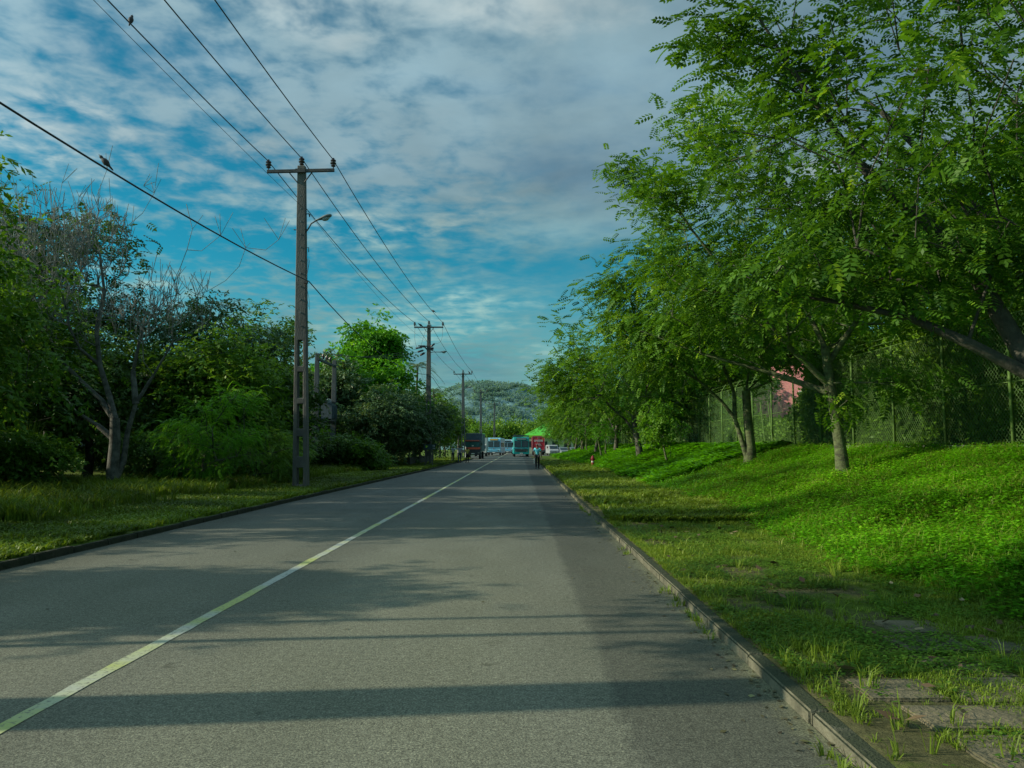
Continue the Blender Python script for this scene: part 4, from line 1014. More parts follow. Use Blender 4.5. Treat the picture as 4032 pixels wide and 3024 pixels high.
def shadenet():
    m, nt = _new('shade_net'); L = nt.links
    out = nt.nodes.new('ShaderNodeOutputMaterial'); b = nt.nodes.new('ShaderNodeBsdfPrincipled'); b.inputs['Base Color'].default_value = (.03, .08, .02, 1)
    b.inputs['Roughness'].default_value = .9
    t = nt.nodes.new('ShaderNodeBsdfTransparent'); mx = nt.nodes.new('ShaderNodeMixShader'); mx.inputs[0].default_value = .32
    L.new(t.outputs[0], mx.inputs[1]); L.new(b.outputs[0], mx.inputs[2]); L.new(mx.outputs[0], out.inputs[0]); return m
M['net'] = netmat(); M['shadenet'] = shadenet()
M['fencepost'] = pmat('mossy_green_post', (.08, .17, .025), (.12, .2, .05), 5, .8)
def fence():
    fx = 10.3; z0 = 1.42; h = 2.9; sp = 2.57
    root = empty('chain_link_fence', (fx, 6.0, z0), 0, 'tall green chain-link fence on a low concrete base along the top of the bank', 'fence')
    n = 37
    for k in range(n):
        mb = MB(); rr = random.Random(k)
        mb.tube([(0, k * sp, -.3), (rr.uniform(-.03, .03), k * sp, h)], .032, 6); mb.tube([(0, k * sp, h), (.22, k * sp, h + .35)], .025, 6)
        mb.build('post', M['fencepost'], root, smooth=True)
    L_ = (n - 1) * sp
    np_mesh('mesh_panel', [(.05, 0, .15), (.05, L_, .15), (.05, L_, h), (.05, 0, h)], [(0, 1, 2, 3)], M['net'], root)
    mb = MB()
    for z in (h - .02, h * .5): mb.tube([(.03, 0, z), (.03, L_, z)], .012, 5)
    for z in (h + .15, h + .3): mb.tube([(.12 + (z - h) * .2, 0, z), (.12 + (z - h) * .2, L_, z)], .008, 4)
    mb.build('tension_wire', M['fencepost'], root)
    mb = MB()
    for k in range(int(L_ / 2.57)): mb.box((0.02, k * 2.57 + 1.285, -.02), (.16, 2.55, .30))
    mb.build('base_wall', pmat('fence_base_concrete', (.3, .31, .26), (.16, .18, .12), 4, .9), root, bevel=.01)
    for y0, y1, zz in ((38, 70, 2.4),):
        np_mesh('shade_net', [(.12, y0 - 6, .15), (.12, y1 - 6, .15), (.12, y1 - 6, zz), (.12, y0 - 6, zz)], [(0, 1, 2, 3)], M['shadenet'], root)
    for y in (26.0, 27.0):
        mb = MB(); mb.tube([(-.02, y - .5, 0), (-.04, y, 2.0)], .022, 5); mb.build('brace', M['fencepost'], root)
fence()

def hedge():
    rs = np.random.RandomState(15)
    y0, y1 = 5.0, 75.0
    def Hh(y): return 1.0 + 2.4 * (1 - sst(27, 32, y)) + .8 * (1 - sst(8, 16, y)) + 1.2 * sst(37, 41, y) + .5 * (vnoise(y, y * 0, 1.7, 80) - .5)
    root = empty('hedge', (10.8, 5, 1.4), 0, 'long dense clipped green hedge behind the chain-link fence', 'hedge')
    n = 26000
    y = y0 + (y1 - y0) * rs.uniform(0, 1, n) ** 1.5; h = Hh(y)
    f = rs.uniform(0, 1, n); top = rs.uniform(0, 1, n) < .25
    x = np.where(top, rs.uniform(0, 1.2, n), .08 * rs.normal(0, 1, n) + .3 * (vnoise(y, f * h, .9, 81) - .5)); z = np.where(top, h + rs.normal(0, .08, n), f * h)
    P = np.stack([x, y - 5, z], 1); D = np.stack([-np.abs(rs.normal(.5, .4, n)), rs.normal(0, .7, n), rs.normal(.2, .5, n)], 1)
    V, F, t = place(T_TINY, P, D, rs.normal(0, .4, (n, 3)) + [-.4, 0, 1], rs.uniform(.8, 1.4, n) * (1 + .012 * (y - 5)), .35 + .25 * f * 1 + .5 * (vnoise(y, z, .8, 82) - .5), rs)
    np_mesh('foliage', V, F, M['leaf_hedge'], root, t)
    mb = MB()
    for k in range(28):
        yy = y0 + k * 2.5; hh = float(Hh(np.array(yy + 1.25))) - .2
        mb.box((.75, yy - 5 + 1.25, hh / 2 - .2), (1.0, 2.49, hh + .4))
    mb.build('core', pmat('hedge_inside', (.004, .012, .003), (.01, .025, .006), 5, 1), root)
hedge()

def pink_building():
    root = empty('pink_building', (21.4, 62, .5), R(-38), 'salmon pink wall of a building seen through the gap between the bank trees', 'building')
    mb = MB(); mb.box((0, 3, 3.9), (9, 6, 8.0)); mb.build('wall', pmat('pink_render', (.62, .24, .24), (.5, .2, .2), 1.2, .9), root)
    mb = MB(); mb.prism([(-.6, 7.92), (3, 9.4), (6.6, 7.92), (6.6, 8.0), (3, 9.52), (-.6, 8.0)], -5, 5); mb.build('roof', pmat('roof_sheet', (.2, .1, .08), (.14, .08, .07), 3, .8), root)
    for x in (1.6, 3.4):
        mb = MB(); mb.box((x, -.02, 4.9), (1.3, .06, 1.1)); w = mb.build('window', M['white'], root)
        mb = MB(); mb.box((x, -.055, 4.9), (1.1, .02, .9)); mb.build('pane', M['glass_dark'], w)
pink_building()

# ---------------------------------------------------------------- utility poles
PG = 'concrete utility poles on the left side'
def column(mb, H, wb, wt, depth_b, depth_t, slots):
    zs = [-.5, 0] + [z for s in slots for z in s] + [H]
    zs = sorted(set(zs)); zs.append
    def W(z): return wb + (wt - wb) * max(z, 0) / H
    def Dp(z): return depth_b + (depth_t - depth_b) * max(z, 0) / H
    # cross positions: 0..3 columns
    vs = []; idx = {}
    def vid(i, k, s):
        key = (i, k, s)
        if key not in idx:
            z = zs[i]; w = W(z); x = (-w / 2, -w * .21, w * .21, w / 2)[k]; idx[key] = len(vs); vs.append((x, s * Dp(z) / 2, z))
        return idx[key]
    solid = lambda i, k: 0 <= i < len(zs) - 1 and 0 <= k < 3 and not (k == 1 and any(abs(zs[i] - s[0]) < 1e-6 for s in slots))
    fs = []
    for i in range(len(zs) - 1):
        for k in range(3):
            if not solid(i, k): continue
            fs.append((vid(i, k, -1), vid(i, k+1, -1), vid(i+1, k+1, -1), vid(i+1, k, -1)))
            fs.append((vid(i, k, 1), vid(i+1, k, 1), vid(i+1, k+1, 1), vid(i, k+1, 1)))
            if not solid(i, k - 1): fs.append((vid(i, k, 1), vid(i, k, -1), vid(i+1, k, -1), vid(i+1, k, 1)))
            if not solid(i, k + 1): fs.append((vid(i, k+1, -1), vid(i, k+1, 1), vid(i+1, k+1, 1), vid(i+1, k+1, -1)))
            if not solid(i - 1, k): fs.append((vid(i, k, -1), vid(i, k, 1), vid(i, k+1, 1), vid(i, k+1, -1)))
            if not solid(i + 1, k): fs.append((vid(i+1, k, 1), vid(i+1, k, -1), vid(i+1, k+1, -1), vid(i+1, k+1, 1)))
    mb.add(vs, fs)
INS = [(.02, 0), (.02, .1), (.07, .12), (.085, .15), (.05, .17), (.05, .2), (.10, .21), (.11, .245), (.055, .27), (.055, .3), (.10, .315), (.09, .35), (.05, .37), (.035, .42), (.0, .43)]
def pole(x, y, label, H=11.3, lean=0.0, lamp=None, far=False, slots=((.15, .72), (1.1, 1.78), (2.05, 2.9), (3.1, 4.0), (4.2, 5.1))):
    z0 = .08
    root = empty('utility_pole', (x, y, z0), 0, label, 'utility pole', PG); root.rotation_euler.y = lean
    mb = MB(); column(mb, H, .52, .27, .30, .2, slots)
    mb.build('column', M['concrete'] if not far else M['concrete_far'], root, bevel=.018, seg=1)
    for k in range(12 if not far and y < 30 else 0): MB().box((0, -.14 + .004 * k, 5.6 + k * .46), (.035, .02, .05)).build('step_bolt', M['lampgrey'], root)
    mb = MB(); mb.box((0, -.14, H - .22), (2.36, .09, .11)); mb.box((0, -.195, H - .22), (.36, .012, .14))
    ca = mb.build('crossarm', M['steel'], root, bevel=.008)
    for s in (-1, 1): MB().tube([(s * .42, -.14, H - .25), (s * .13, -.12, H - .62)], .022, 6).build('brace', M['steel'], root)
    tips = []
    for ix, iz in ((-1.14, H - .2), (0, H - .08), (1.14, H - .2)):
        mb = MB(); mb.tube([(ix, -.12 if ix else -.02, iz - .05), (ix, -.12 if ix else -.02, iz + .14)], .016, 6); mb.lathe(INS, (ix, -.12 if ix else -.02, iz + .0), 12)
        mb.build('insulator', M['porcelain'], root, smooth=False)
        tips.append(Vector((x, y, z0)) + Matrix.Rotation(lean, 3, 'Y') @ Vector((ix, -.12 if ix else -.02, iz + .36)))
    if lamp:
        reach, zl, rise = lamp
        mb = MB(); mb.tube([(.15, -.05, zl - rise), (.24, -.06, zl - rise * .75), (.36, -.1, zl - rise * .35), (reach * .55 + .1, -.12, zl - .04), (reach * .65 + .1, -.12, zl)], .026, 8); arm = mb.build('lamp_arm', M['steel'], root, smooth=True)
        prof = [(.0, 0), (.05, .01), (.055, .12), (.09, .2), (.13, .36), (.125, .48), (.07, .58), (0, .60)]
        mb = MB(); mb.M = Matrix.Translation((reach * .55 + .05, -.12, zl - .05)) @ Matrix.Rotation(R(90 - (18 if rise > .2 else 6)), 4, 'Y') @ Matrix.Diagonal((.55, 1, 1, 1)); mb.lathe(prof, n=12); hd = mb.build('lamp_head', M['lampgrey'], arm, smooth=True)
        mb = MB(); mb.M = Matrix.Translation((reach * .55 + .05, -.12, zl - .05)) @ Matrix.Rotation(R(90 - (18 if rise > .2 else 6)), 4, 'Y') @ Matrix.Translation((.045, 0, .36)) @ Matrix.Diagonal((.9, .95, 1.35, 1)); mb.lathe([(0, -.11), (.06, -.09), (.1, -.03), (.1, .03), (.06, .09), (0, .11)], n=12); mb.build('lamp_lens', M['lampglass'], arm, smooth=True)
    return root, tips
poles = []
p1, t1 = pole(-7.45, 26.5, 'nearest and largest concrete pole with open slots near its foot', lean=-R(1.1), lamp=(.85, 9.35, .45)); poles.append(t1)
p2, t2 = pole(-7.30, 62, 'second nearest pole, carrying a cluster of dark fuse insulators', lean=-R(.1), lamp=(1.5, 9.1, .08)); poles.append(t2)
p3, t3 = pole(-7.08, 98, 'third pole, rising beside the orange lorry', H=10.9, lean=-R(.5), lamp=(.95, 9.0, .3), far=True); poles.append(t3)
p4, t4 = pole(-6.75, 136, 'fourth pole, over the trees left of the hill', lean=-R(.3), lamp=(.75, 9.3, .3), far=True); poles.append(t4)
p5, t5 = pole(-5.6, 173, 'farthest pole with its crossarm seen against the hill', far=True); poles.append(t5)
# fittings on the nearest pole: hook insulators
mb = MB(); mb.tube([(.14, -.05, 9.55), (.24, -.05, 9.57), (.29, -.05, 9.53), (.29, -.05, 9.45)], [.016, .016, .03, .02], 6).build('hook', M['steel'], p1)
MB().tube([(.16, -.05, 8.35), (.26, -.05, 8.36), (.26, -.05, 8.2)], .014, 6).build('hook', M['steel'], p1); MB().tube([(-.17, -.05, 9.0), (-.25, -.05, 9.0), (-.26, -.05, 9.03)], .016, 6).build('hook', M['steel'], p1)
None
mb = MB()
for k in range(3):
    pts = [(.2 + .03 * k + .06 * math.sin(q * .8 + k), -.12, 8.1 - .22 * q - .1 * k) for q in range(9)]; mb.tube(pts, .006, 4)
mb.build('loose_wire', M['wire'], p1)
mb = MB(); mb.box((.2, -.14, 7.12), (.12, .08, .1)); mb.tube([(.12, -.1, 7.15), (.26, -.17, 7.15)], .02, 6); mb.build('cable_clamp', M['steel'], p1)
# switchgear of the second pole
gear = MB()
gear.box((-.25, -.3, 9.52), (1.15, .08, .08), rz=R(20)); gear.box((.15, -.25, 9.35), (.55, .09, .11), ry=R(48)); gear.box((-.2, -.25, 9.35), (.55, .09, .11), ry=R(48))
gear.build('switch_frame', M['steel'], p2)
for k, (a, b_) in enumerate([((-.42, -.3, 9.45), (-.98, -.6, 9.3)), ((-.35, -.3, 9.2), (-.82, -.6, 9.02)), ((-.25, -.3, 9.0), (-.62, -.6, 8.75)), ((-.2, -.3, 9.5), (-.7, .1, 9.55)), ((.2, -.2, 9.5), (.5, -.3, 9.72)), ((.15, -.2, 9.3), (.42, -.3, 9.35))]):
    mb = MB(); A_ = Vector(a); B_ = Vector(b_); pts = []; rad = []
    for q in range(13): pts.append(A_.lerp(B_, q / 12)); rad.append((.035, .10)[q % 2] if 1 < q < 12 else .03)
    mb.tube(pts, rad, 8); mb.build('insulator', M['porcelain'], p2)
mb = MB()
for a, b_, s in [((-1.1, -.12, 11.2), (-.9, -.5, 9.4), .2), ((-.1, -.1, 11.3), (-.6, -.2, 9.6), .1), ((1.12, -.12, 11.1), (.45, -.3, 9.75), -.45)]:
    A_, B_ = Vector(a), Vector(b_); mb.tube([A_.lerp(B_, q / 10) + Vector((math.sin(math.pi * q / 10) * -s * .5, 0, -abs(s) * math.sin(math.pi * q / 10))) for q in range(11)], .011, 5)
mb.build('jumper_wire', M['wire'], p2)

# ---------------------------------------------------------------- overhead wires
def span(a, b, sag, n=22):
    a, b = Vector(a), Vector(b); return [a.lerp(b, k / n) - Vector((0, 0, sag * 4 * (k / n) * (1 - k / n))) for k in range(n + 1)]
def wire(label, pts_sags, r, group, name='overhead_wire'):
    pts = []
    for a, b, s in pts_sags:
        q = span(a, b, s); pts += q if not pts else q[1:]
    root = tag(MB().tube(pts, r, 5).build(name, M['wire'], smooth=True), label, 'wire', group)
    return pts
prev = [Vector((-7.75 + o, -9.5, 11.75)) for o in (-1.14, 0, 1.14)]
WG = 'bare conductors between the pole tops'
wl = []
for k, nm in enumerate(['left', 'middle', 'right']):
    seq = [prev[k]] + [t[k] for t in poles] + [Vector((-4 + .9 * (k - 1), 215, 10.8))]
    sags = [.62, .5, .45, .45, .5, .6]
    wl.append(wire('%s one of the three bare conductors strung along the pole tops' % nm, [(seq[i], seq[i + 1], sags[i]) for i in range(len(seq) - 1)], .0165, WG))
wire('thin single wire running just below the crossarms', [((-8.6, -9.5, 10.6), (-7.3, 26.4, 9.6), .35), ((-7.3, 26.4, 9.6), (-7.3, 61.9, 9.9), .5)], .006, None)
cab = wire('thick black cable strung lower on the poles, crossing in front of the thicket', [((-8.0, -9.5, 7.3), (-7.28, 26.33, 7.22), .75), ((-7.28, 26.33, 7.22), (-7.35, 61.8, 7.35), .9), ((-7.1, 61.8, 7.3), (-7.0, 97.8, 7.0), .8)], .019, None, 'overhead_cable')
for k in range(3):
    wire('one of the three short wires from the second pole to the twin transformer poles', [((-8.25 + .1 * k, 61.5, 9.35 - .25 * k), (-12.45, 50.2 - .9 * k, 7.5), .3)], .012, 'wires feeding the transformer')

# twin poles with transformer
def transformer_poles():
    x, y = -12.5, 50; z = zg(x, y)
    root = empty('transformer_station', (x, y, z - .1), 0, 'pair of plain concrete poles carrying a transformer, half hidden by the thicket', 'transformer')
    for dy in (-2.1, 1.9):
        mb = MB(); column(mb, 7.2 - z + .25, .4, .24, .26, .18, ()); mb.M = Matrix.Identity(4)
        mb.v = [(a - .12 * (dy < 0), b + dy, c) for a, b, c in mb.v]; mb.build('pole', M['concrete_far'], root, bevel=.015, seg=1)
    mb = MB(); mb.box((0, -.1, 6.9), (.12, 4.6, .14)); mb.box((0, -.1, 4.4), (.16, 4.6, .16)); mb.box((0, -.1, 3.1), (.2, 4.4, .16)); mb.build('crossbeam', M['steel'], root)
    mb = MB(); mb.box((.12, 0, 3.75), (.7, 1.0, 1.0))
    for k in range(9): mb.box((.52, -.42 + k * .105, 3.7), (.14, .03, .8))
    tr = mb.build('transformer', pmat('grey_tank', (.07, .1, .12), (.1, .13, .14), 6, .6), root, bevel=.01)
    for k in (-1, 0, 1):
        mb = MB(); mb.lathe([(.05, 0), (.09, .05), (.05, .08), (.1, .14), (.05, .18), (.08, .24), (.03, .32), (0, .33)], (.15, k * .32, 4.25), 10); mb.build('bushing', pmat('bushing', (.22, .25, .27), (.3, .32, .33), 9, .3), tr)
    for k in range(3):
        mb = MB(); mb.lathe(INS, (0, -1.1 + .9 * k, 6.95), 10); mb.build('insulator', M['porcelain'], root)
transformer_poles()
def pickets():
    root = empty('picket_fence', (-16, 59, .5), 0, 'pale pickets on a wall glimpsed beside the foot of the nearest pole', 'fence')
    mb = MB(); mb.box((0, 0, .9), (7, .2, 2.0)); mb.build('wall', M['concrete_far'], root)
    mb = MB()
    for k in range(28): mb.box((-3.3 + k * .24, 0, 2.45), (.1, .04, 1.0))
    mb.build('picket', M['white'], root)
pickets()

# ---------------------------------------------------------------- birds
def bird(label, p, ang, s=1.0, lean=35, group='dark birds perched on the line'):
    root = empty('bird', p, ang, label, 'bird', group)
    mb = MB(); mb.M = Matrix.Scale(s, 4) @ Matrix.Translation((0, 0, .035)) @ Matrix.Rotation(-R(lean), 4, 'Y')
    # body, neck, head, beak and tail in one turned surface lying along +x
    prof = [(.004, -.19), (.013, -.17), (.018, -.1), (.03, -.07), (.047, -.03), (.052, .01), (.045, .05), (.027, .08), (.024, .095), (.029, .115), (.025, .137), (.009, .15), (.006, .165), (.001, .185)]
    mb.M = mb.M @ Matrix.Translation((0, 0, .035)) @ Matrix.Rotation(R(90), 4, 'Y')
    mb.lathe(prof, n=10); mb.build('body', pmat('bird_plumage', (.02, .02, .022), (.05, .045, .045), 20, .7) if 'plum' not in M else M['plum'], root, smooth=True)
    mb = MB(); mb.M = Matrix.Scale(s, 4)
    for q in (-.012, .012): mb.tube([(0, q, .0), (.004, q, .035), (-.005, q, .06)], .0035, 5)
    mb.build('leg', M['black'], root)
def near(pts, y):
    return min(pts, key=lambda p: abs(p.y - y))
def wire_at(pts, y):
    for a, b in zip(pts, pts[1:]):
        if min(a.y, b.y) <= y <= max(a.y, b.y) and a.y != b.y: return a.lerp(b, (y - a.y) / (b.y - a.y))
q = wire_at(wl[0], 16.8); bird('bird with a long tail perched high on the wire at the top left', (q.x, q.y, q.z + .02), R(100), 1.15, 62)
q = wire_at(cab, 13.6); bird('bird perched on the thick black cable above the bare tree', (q.x, q.y, q.z + .035), R(190), 1.05, 48)
q = wire_at(wl[2], 55.5); bird('small bird on the right wire just before the second pole', (q.x, q.y, q.z + .02), R(160), 1.2, 30)
bird('bird sitting on the crossarm of the second pole', (-8.0, 61.85, 11.23), R(200), 1.6, 30)
bird('tiny bird on the crossarm of the third pole', (-6.4, 97.85, 10.85), R(170), 1.6, 50)

# ---------------------------------------------------------------- hydrant, signs, posts
def hydrant():
    x, y = 5.2, 55.2; root = empty('fire_hydrant', (x, y, zg(x, y) - .03), 0, 'slim red hydrant post with a white band standing on the grass verge', 'hydrant')
    red = pmat('hydrant_red', (.33, .02, .04), (.2, .015, .03), 8, .5)
    mb = MB(); mb.lathe([(.14, 0), (.14, .05), (.10, .06), (.10, .62), (.13, .64), (.13, .69), (.11, .71), (.10, .78), (.06, .84), (.03, .86), (.03, .9), (0, .9)], n=14); mb.build('barrel', red, root)
    mb = MB(); mb.lathe([(.104, .40), (.106, .41), (.106, .49), (.104, .50)], n=14); mb.build('band', M['white'], root)
    for s in (-1, 1):
        mb = MB(); mb.tube([(s * .08, 0, .6), (s * .17, 0, .6), (s * .18, 0, .6)], [.05, .05, .06], 8); mb.build('outlet', red, root)
hydrant()
def signboard():
    root = empty('road_sign', (-6.42, 55, .1), R(4), 'small dark sign with pale marks on two thin posts at the left kerb', 'sign')
    for dx in (-.26, .26):
        mb = MB(); mb.tube([(dx, 0, -.2), (dx, 0, 1.62)], .03, 8); mb.build('post', M['concrete'], root)
    mb = MB(); mb.box((0.05, -.04, 1.42), (.84, .025, .36)); bd = mb.build('board', pmat('sign_face', (.02, .055, .06), (.015, .04, .045), 5, .6), root, bevel=.005)
    mb = MB()
    for dx in (.3, .39):
        mb.box((dx, -.056, 1.48), (.028, .004, .12)); mb.box((dx, -.056, 1.32), (.028, .004, .08))
    mb.build('marking', M['white'], bd)
    mb = MB(); mb.box((-.18, -.056, 1.44), (.1, .004, .16)); mb.box((-.09, -.056, 1.47), (.07, .004, .05)); mb.build('emblem', pmat('lime_mark', (.3, .55, .03), (.25, .5, .03), 5, .6), bd)
signboard()
mb = MB(); mb.tube([(0, 0, 0), (.01, 0, 1.5)], .045, 8); mb.tube([(0, 0, 1.5), (0, 0, 1.56)], [.045, .01], 8)
o = mb.build('marker_post', M['white']); o.location = (-6.72, 96.8, .05); tag(o, 'thin white post next to the third pole', 'post')
mb = MB(); mb.tube([(0, 0, 0), (-.01, 0, 1.35)], .04, 8); mb.tube([(0, 0, 1.35), (0, 0, 1.4)], [.04, .01], 8)
o = mb.build('marker_post', M['white']); o.location = (-7.6, 96.2, .05); tag(o, 'thin white post left of the third pole', 'post')
def low_wall():
    o = MB().box((0, 0, .35), (.25, 16, .7)).build('garden_wall', pmat('mossy_wall', (.03, .035, .03), (.06, .06, .05), 3, .9), bevel=.02)
    o.location = (-8.3, 66, .05); tag(o, 'low dark wall behind the walking people on the left', 'wall')
low_wall()
# ---------------------------------------------------------------- vehicles at the end of the road
def paint(name, c, c2=None): return pmat(name, c, c2 or [v * .8 for v in c], 1.5, .35, spec=.5, lo=.3, hi=.7)
def wheels(root, xs, ys, r=.48, w=.28):
    for y in ys:
        for x in xs:
            mb = MB(); mb.tube([(x - w / 2, y, r), (x - w / 2 + .03, y, r), (x + w / 2 - .03, y, r), (x + w / 2, y, r)], [r * .9, r, r, r * .9], 20); t = mb.build('wheel', M['black'], root)
            mb = MB(); mb.tube([(x - w / 2 - .01, y, r), (x + w / 2 + .01, y, r)], r * .5, 14); mb.build('rim', M['chrome'], t)
def boxpart(name, mat, parent, c, d, bevel=.01, **k): return MB().box(c, d, **k).build(name, mat, parent, bevel=bevel)

def bus(label, loc, rz, W, H, L_, body, lower, board_mat, rack=False, text=None, rear=False):
    root = empty('bus', loc, rz, label, 'bus', 'buses at the end of the road')
    h = H - (.28 if rack else 0)
    prof = [(0, .42), (-.02, 1.0), (0, 1.42), (.10, h * .62), (.22, h - .45), (.30, h - .14), (.55, h), (L_ - .3, h), (L_, h - .2), (L_, .42)]
    MB().prism(prof, -W / 2, W / 2).build('body', body, root, bevel=.09, seg=3, smooth=False)
    # windscreen: dark pane with a centre bar and rubber surround, leaning with the front
    z0, z1 = 1.5, h - .62
    ang = -math.atan2(.14, z1 - z0)
    ws = boxpart('windscreen', M['glass_dark'], root, (0, .03, (z0 + z1) / 2), (W * .86, .09, z1 - z0), .03, rx=ang)
    boxpart('divider', body, ws, (0, -.02, (z0 + z1) / 2), (.05, .06, z1 - z0), .004, rx=ang)
    mb = MB()
    for s in (-1, 1): mb.tube([(s * .55, -.03, z0 - .02), (s * .25, .0, z0 + .45)], .012, 5)
    mb.build('wiper', M['black'], ws)
    boxpart('sticker', M['white'], ws, (-.75, -.05, z0 + .12), (.28, .01, .1), .002); boxpart('sticker', M['white'], ws, (.8, -.05, z0 + .1), (.3, .01, .08), .002)
    bd = boxpart('destination_board', M['glass_dark'], root, (0, .16, h - .33), (W * .62, .16, .30), .02, rx=-.2)
    boxpart('route_panel', board_mat, bd, (0, .06, h - .335), (W * .57, .02, .2), .004, rx=-.2)
    # lower front
    boxpart('trim_band', lower, root, (0, -.03, 1.36), (W * .98, .06, .09), .01)
    gr = boxpart('grille', M['black'] if rack else lower, root, (0, -.045, .98), (W * (.80 if rack else .5), .05, .42 if rack else .3), .015)
    if rack:
        mb = MB()
        for k in range(6): mb.box((0, -.075, .82 + k * .065), (W * .74, .012, .02))
        mb.build('grille_bar', M['chrome'], gr)
    for s in (-1, 1):
        mb = MB(); mb.tube([(s * W * .35, -.02, .86), (s * W * .35, -.085, .86)], .11, 14); mb.build('headlight', M['chrome'], root)
        mb = MB(); mb.box((s * (W / 2 + .16), -.06, 2.05), (.16, .05, .34)); mb.tube([(s * (W / 2 - .04), .05, 2.35), (s * (W / 2 + .16), -.05, 2.3), (s * (W / 2 + .16), -.05, 2.2)], .016, 6); mb.build('mirror', M['black'], root)
    boxpart('bumper', M['steel'] if not rack else body, root, (0, -.09, .52), (W * .99, .16, .22), .03)
    boxpart('number_plate', M['white'], root, (0, -.18, .55), (.5, .015, .12), .002)
    mb = MB(); mb.lathe([(0, -.02), (.09, -.015), (.09, .015), (0, .02)], n=12); mb.v = [(a, c - .06, b + 1.22) for a, b, c in mb.v]; mb.build('badge', pmat('badge_orange', (.35, .1, .03), (.25, .08, .03), 6, .5) if not rack else M['chrome'], root)
    n = int((L_ - 1.6) / 1.25)
    for s in (-1, 1):
        for k in range(n):
            boxpart('side_window', M['glass_dark'], root, (s * (W / 2 + .004), 1.0 + k * 1.25 + .55, 1.95), (.03, 1.08, .78), .02)
        boxpart('stripe', lower, root, (s * (W / 2 + .006), L_ / 2, 1.3), (.02, L_ * .96, .16), .002)
    wheels(root, (-W / 2 + .19, W / 2 - .19), (1.5, L_ - 2.6))
    if rack:
        mb = MB()
        for s in (-1, 1): mb.tube([(s * W * .48, .35, h + .2), (s * W * .48, L_ - .5, h + .2)], .025, 6)
        for k in range(9): mb.tube([(-W * .48, .35 + k * .9, h + .2), (-W * .2, .35 + k * .9, h + .27), (W * .2, .35 + k * .9, h + .27), (W * .48, .35 + k * .9, h + .2)], .025, 6)
        for s in (-1, 1):
            for k in range(5): mb.tube([(s * W * .46, .4 + k * 1.8, h - .05), (s * W * .48, .4 + k * 1.8, h + .2)], .02, 5)
        mb.box((0, .3, h + .13), (W * .98, .03, .12)); mb.box((-W * .40, .5, h + .25), (.3, .3, .22))
        mb.build('roof_rack', pmat('rack_dark', (.03, .06, .065), (.05, .08, .08), 5, .6), root)
    return root
teal = paint('bus_teal', (.02, .36, .32), (.015, .28, .28)); blue_strip = paint('bus_blue_band', (.12, .5, .62))
b1 = bus('teal bus with a roof rack and dark grille facing the camera in the right lane', (.3, 122, 0), R(1.5), 2.5, 3.4, 10, teal, blue_strip, pmat('route_plate_dark', (.2, .3, .3), (.1, .2, .2), 8, .5), rack=True)
pale = paint('bus_pale_blue', (.28, .6, .72), (.24, .52, .64)); midb = paint('bus_mid_blue', (.15, .48, .66))
yel = pmat('route_plate_yellow', (.55, .42, .05), (.6, .3, .05), 12, .6)
b2 = bus('pale blue bus with a yellow destination board parked behind the orange lorry', (-4.62, 140, 0), R(-3.5), 2.45, 3.2, 10, pale, midb, yel)
wht = paint('bus_white_blue', (.4, .62, .7), (.34, .55, .64))
b3 = bus('whitish bus following behind the pale blue one', (-2.55, 164, 0), R(-3), 2.4, 3.1, 9.5, wht, midb, M['glass_dark'])
b4 = bus('farthest bus, mostly hidden between the whitish one and the teal one', (-.9, 188, 0), R(-3), 2.4, 3.1, 9.5, pale, midb, M['glass_dark'])

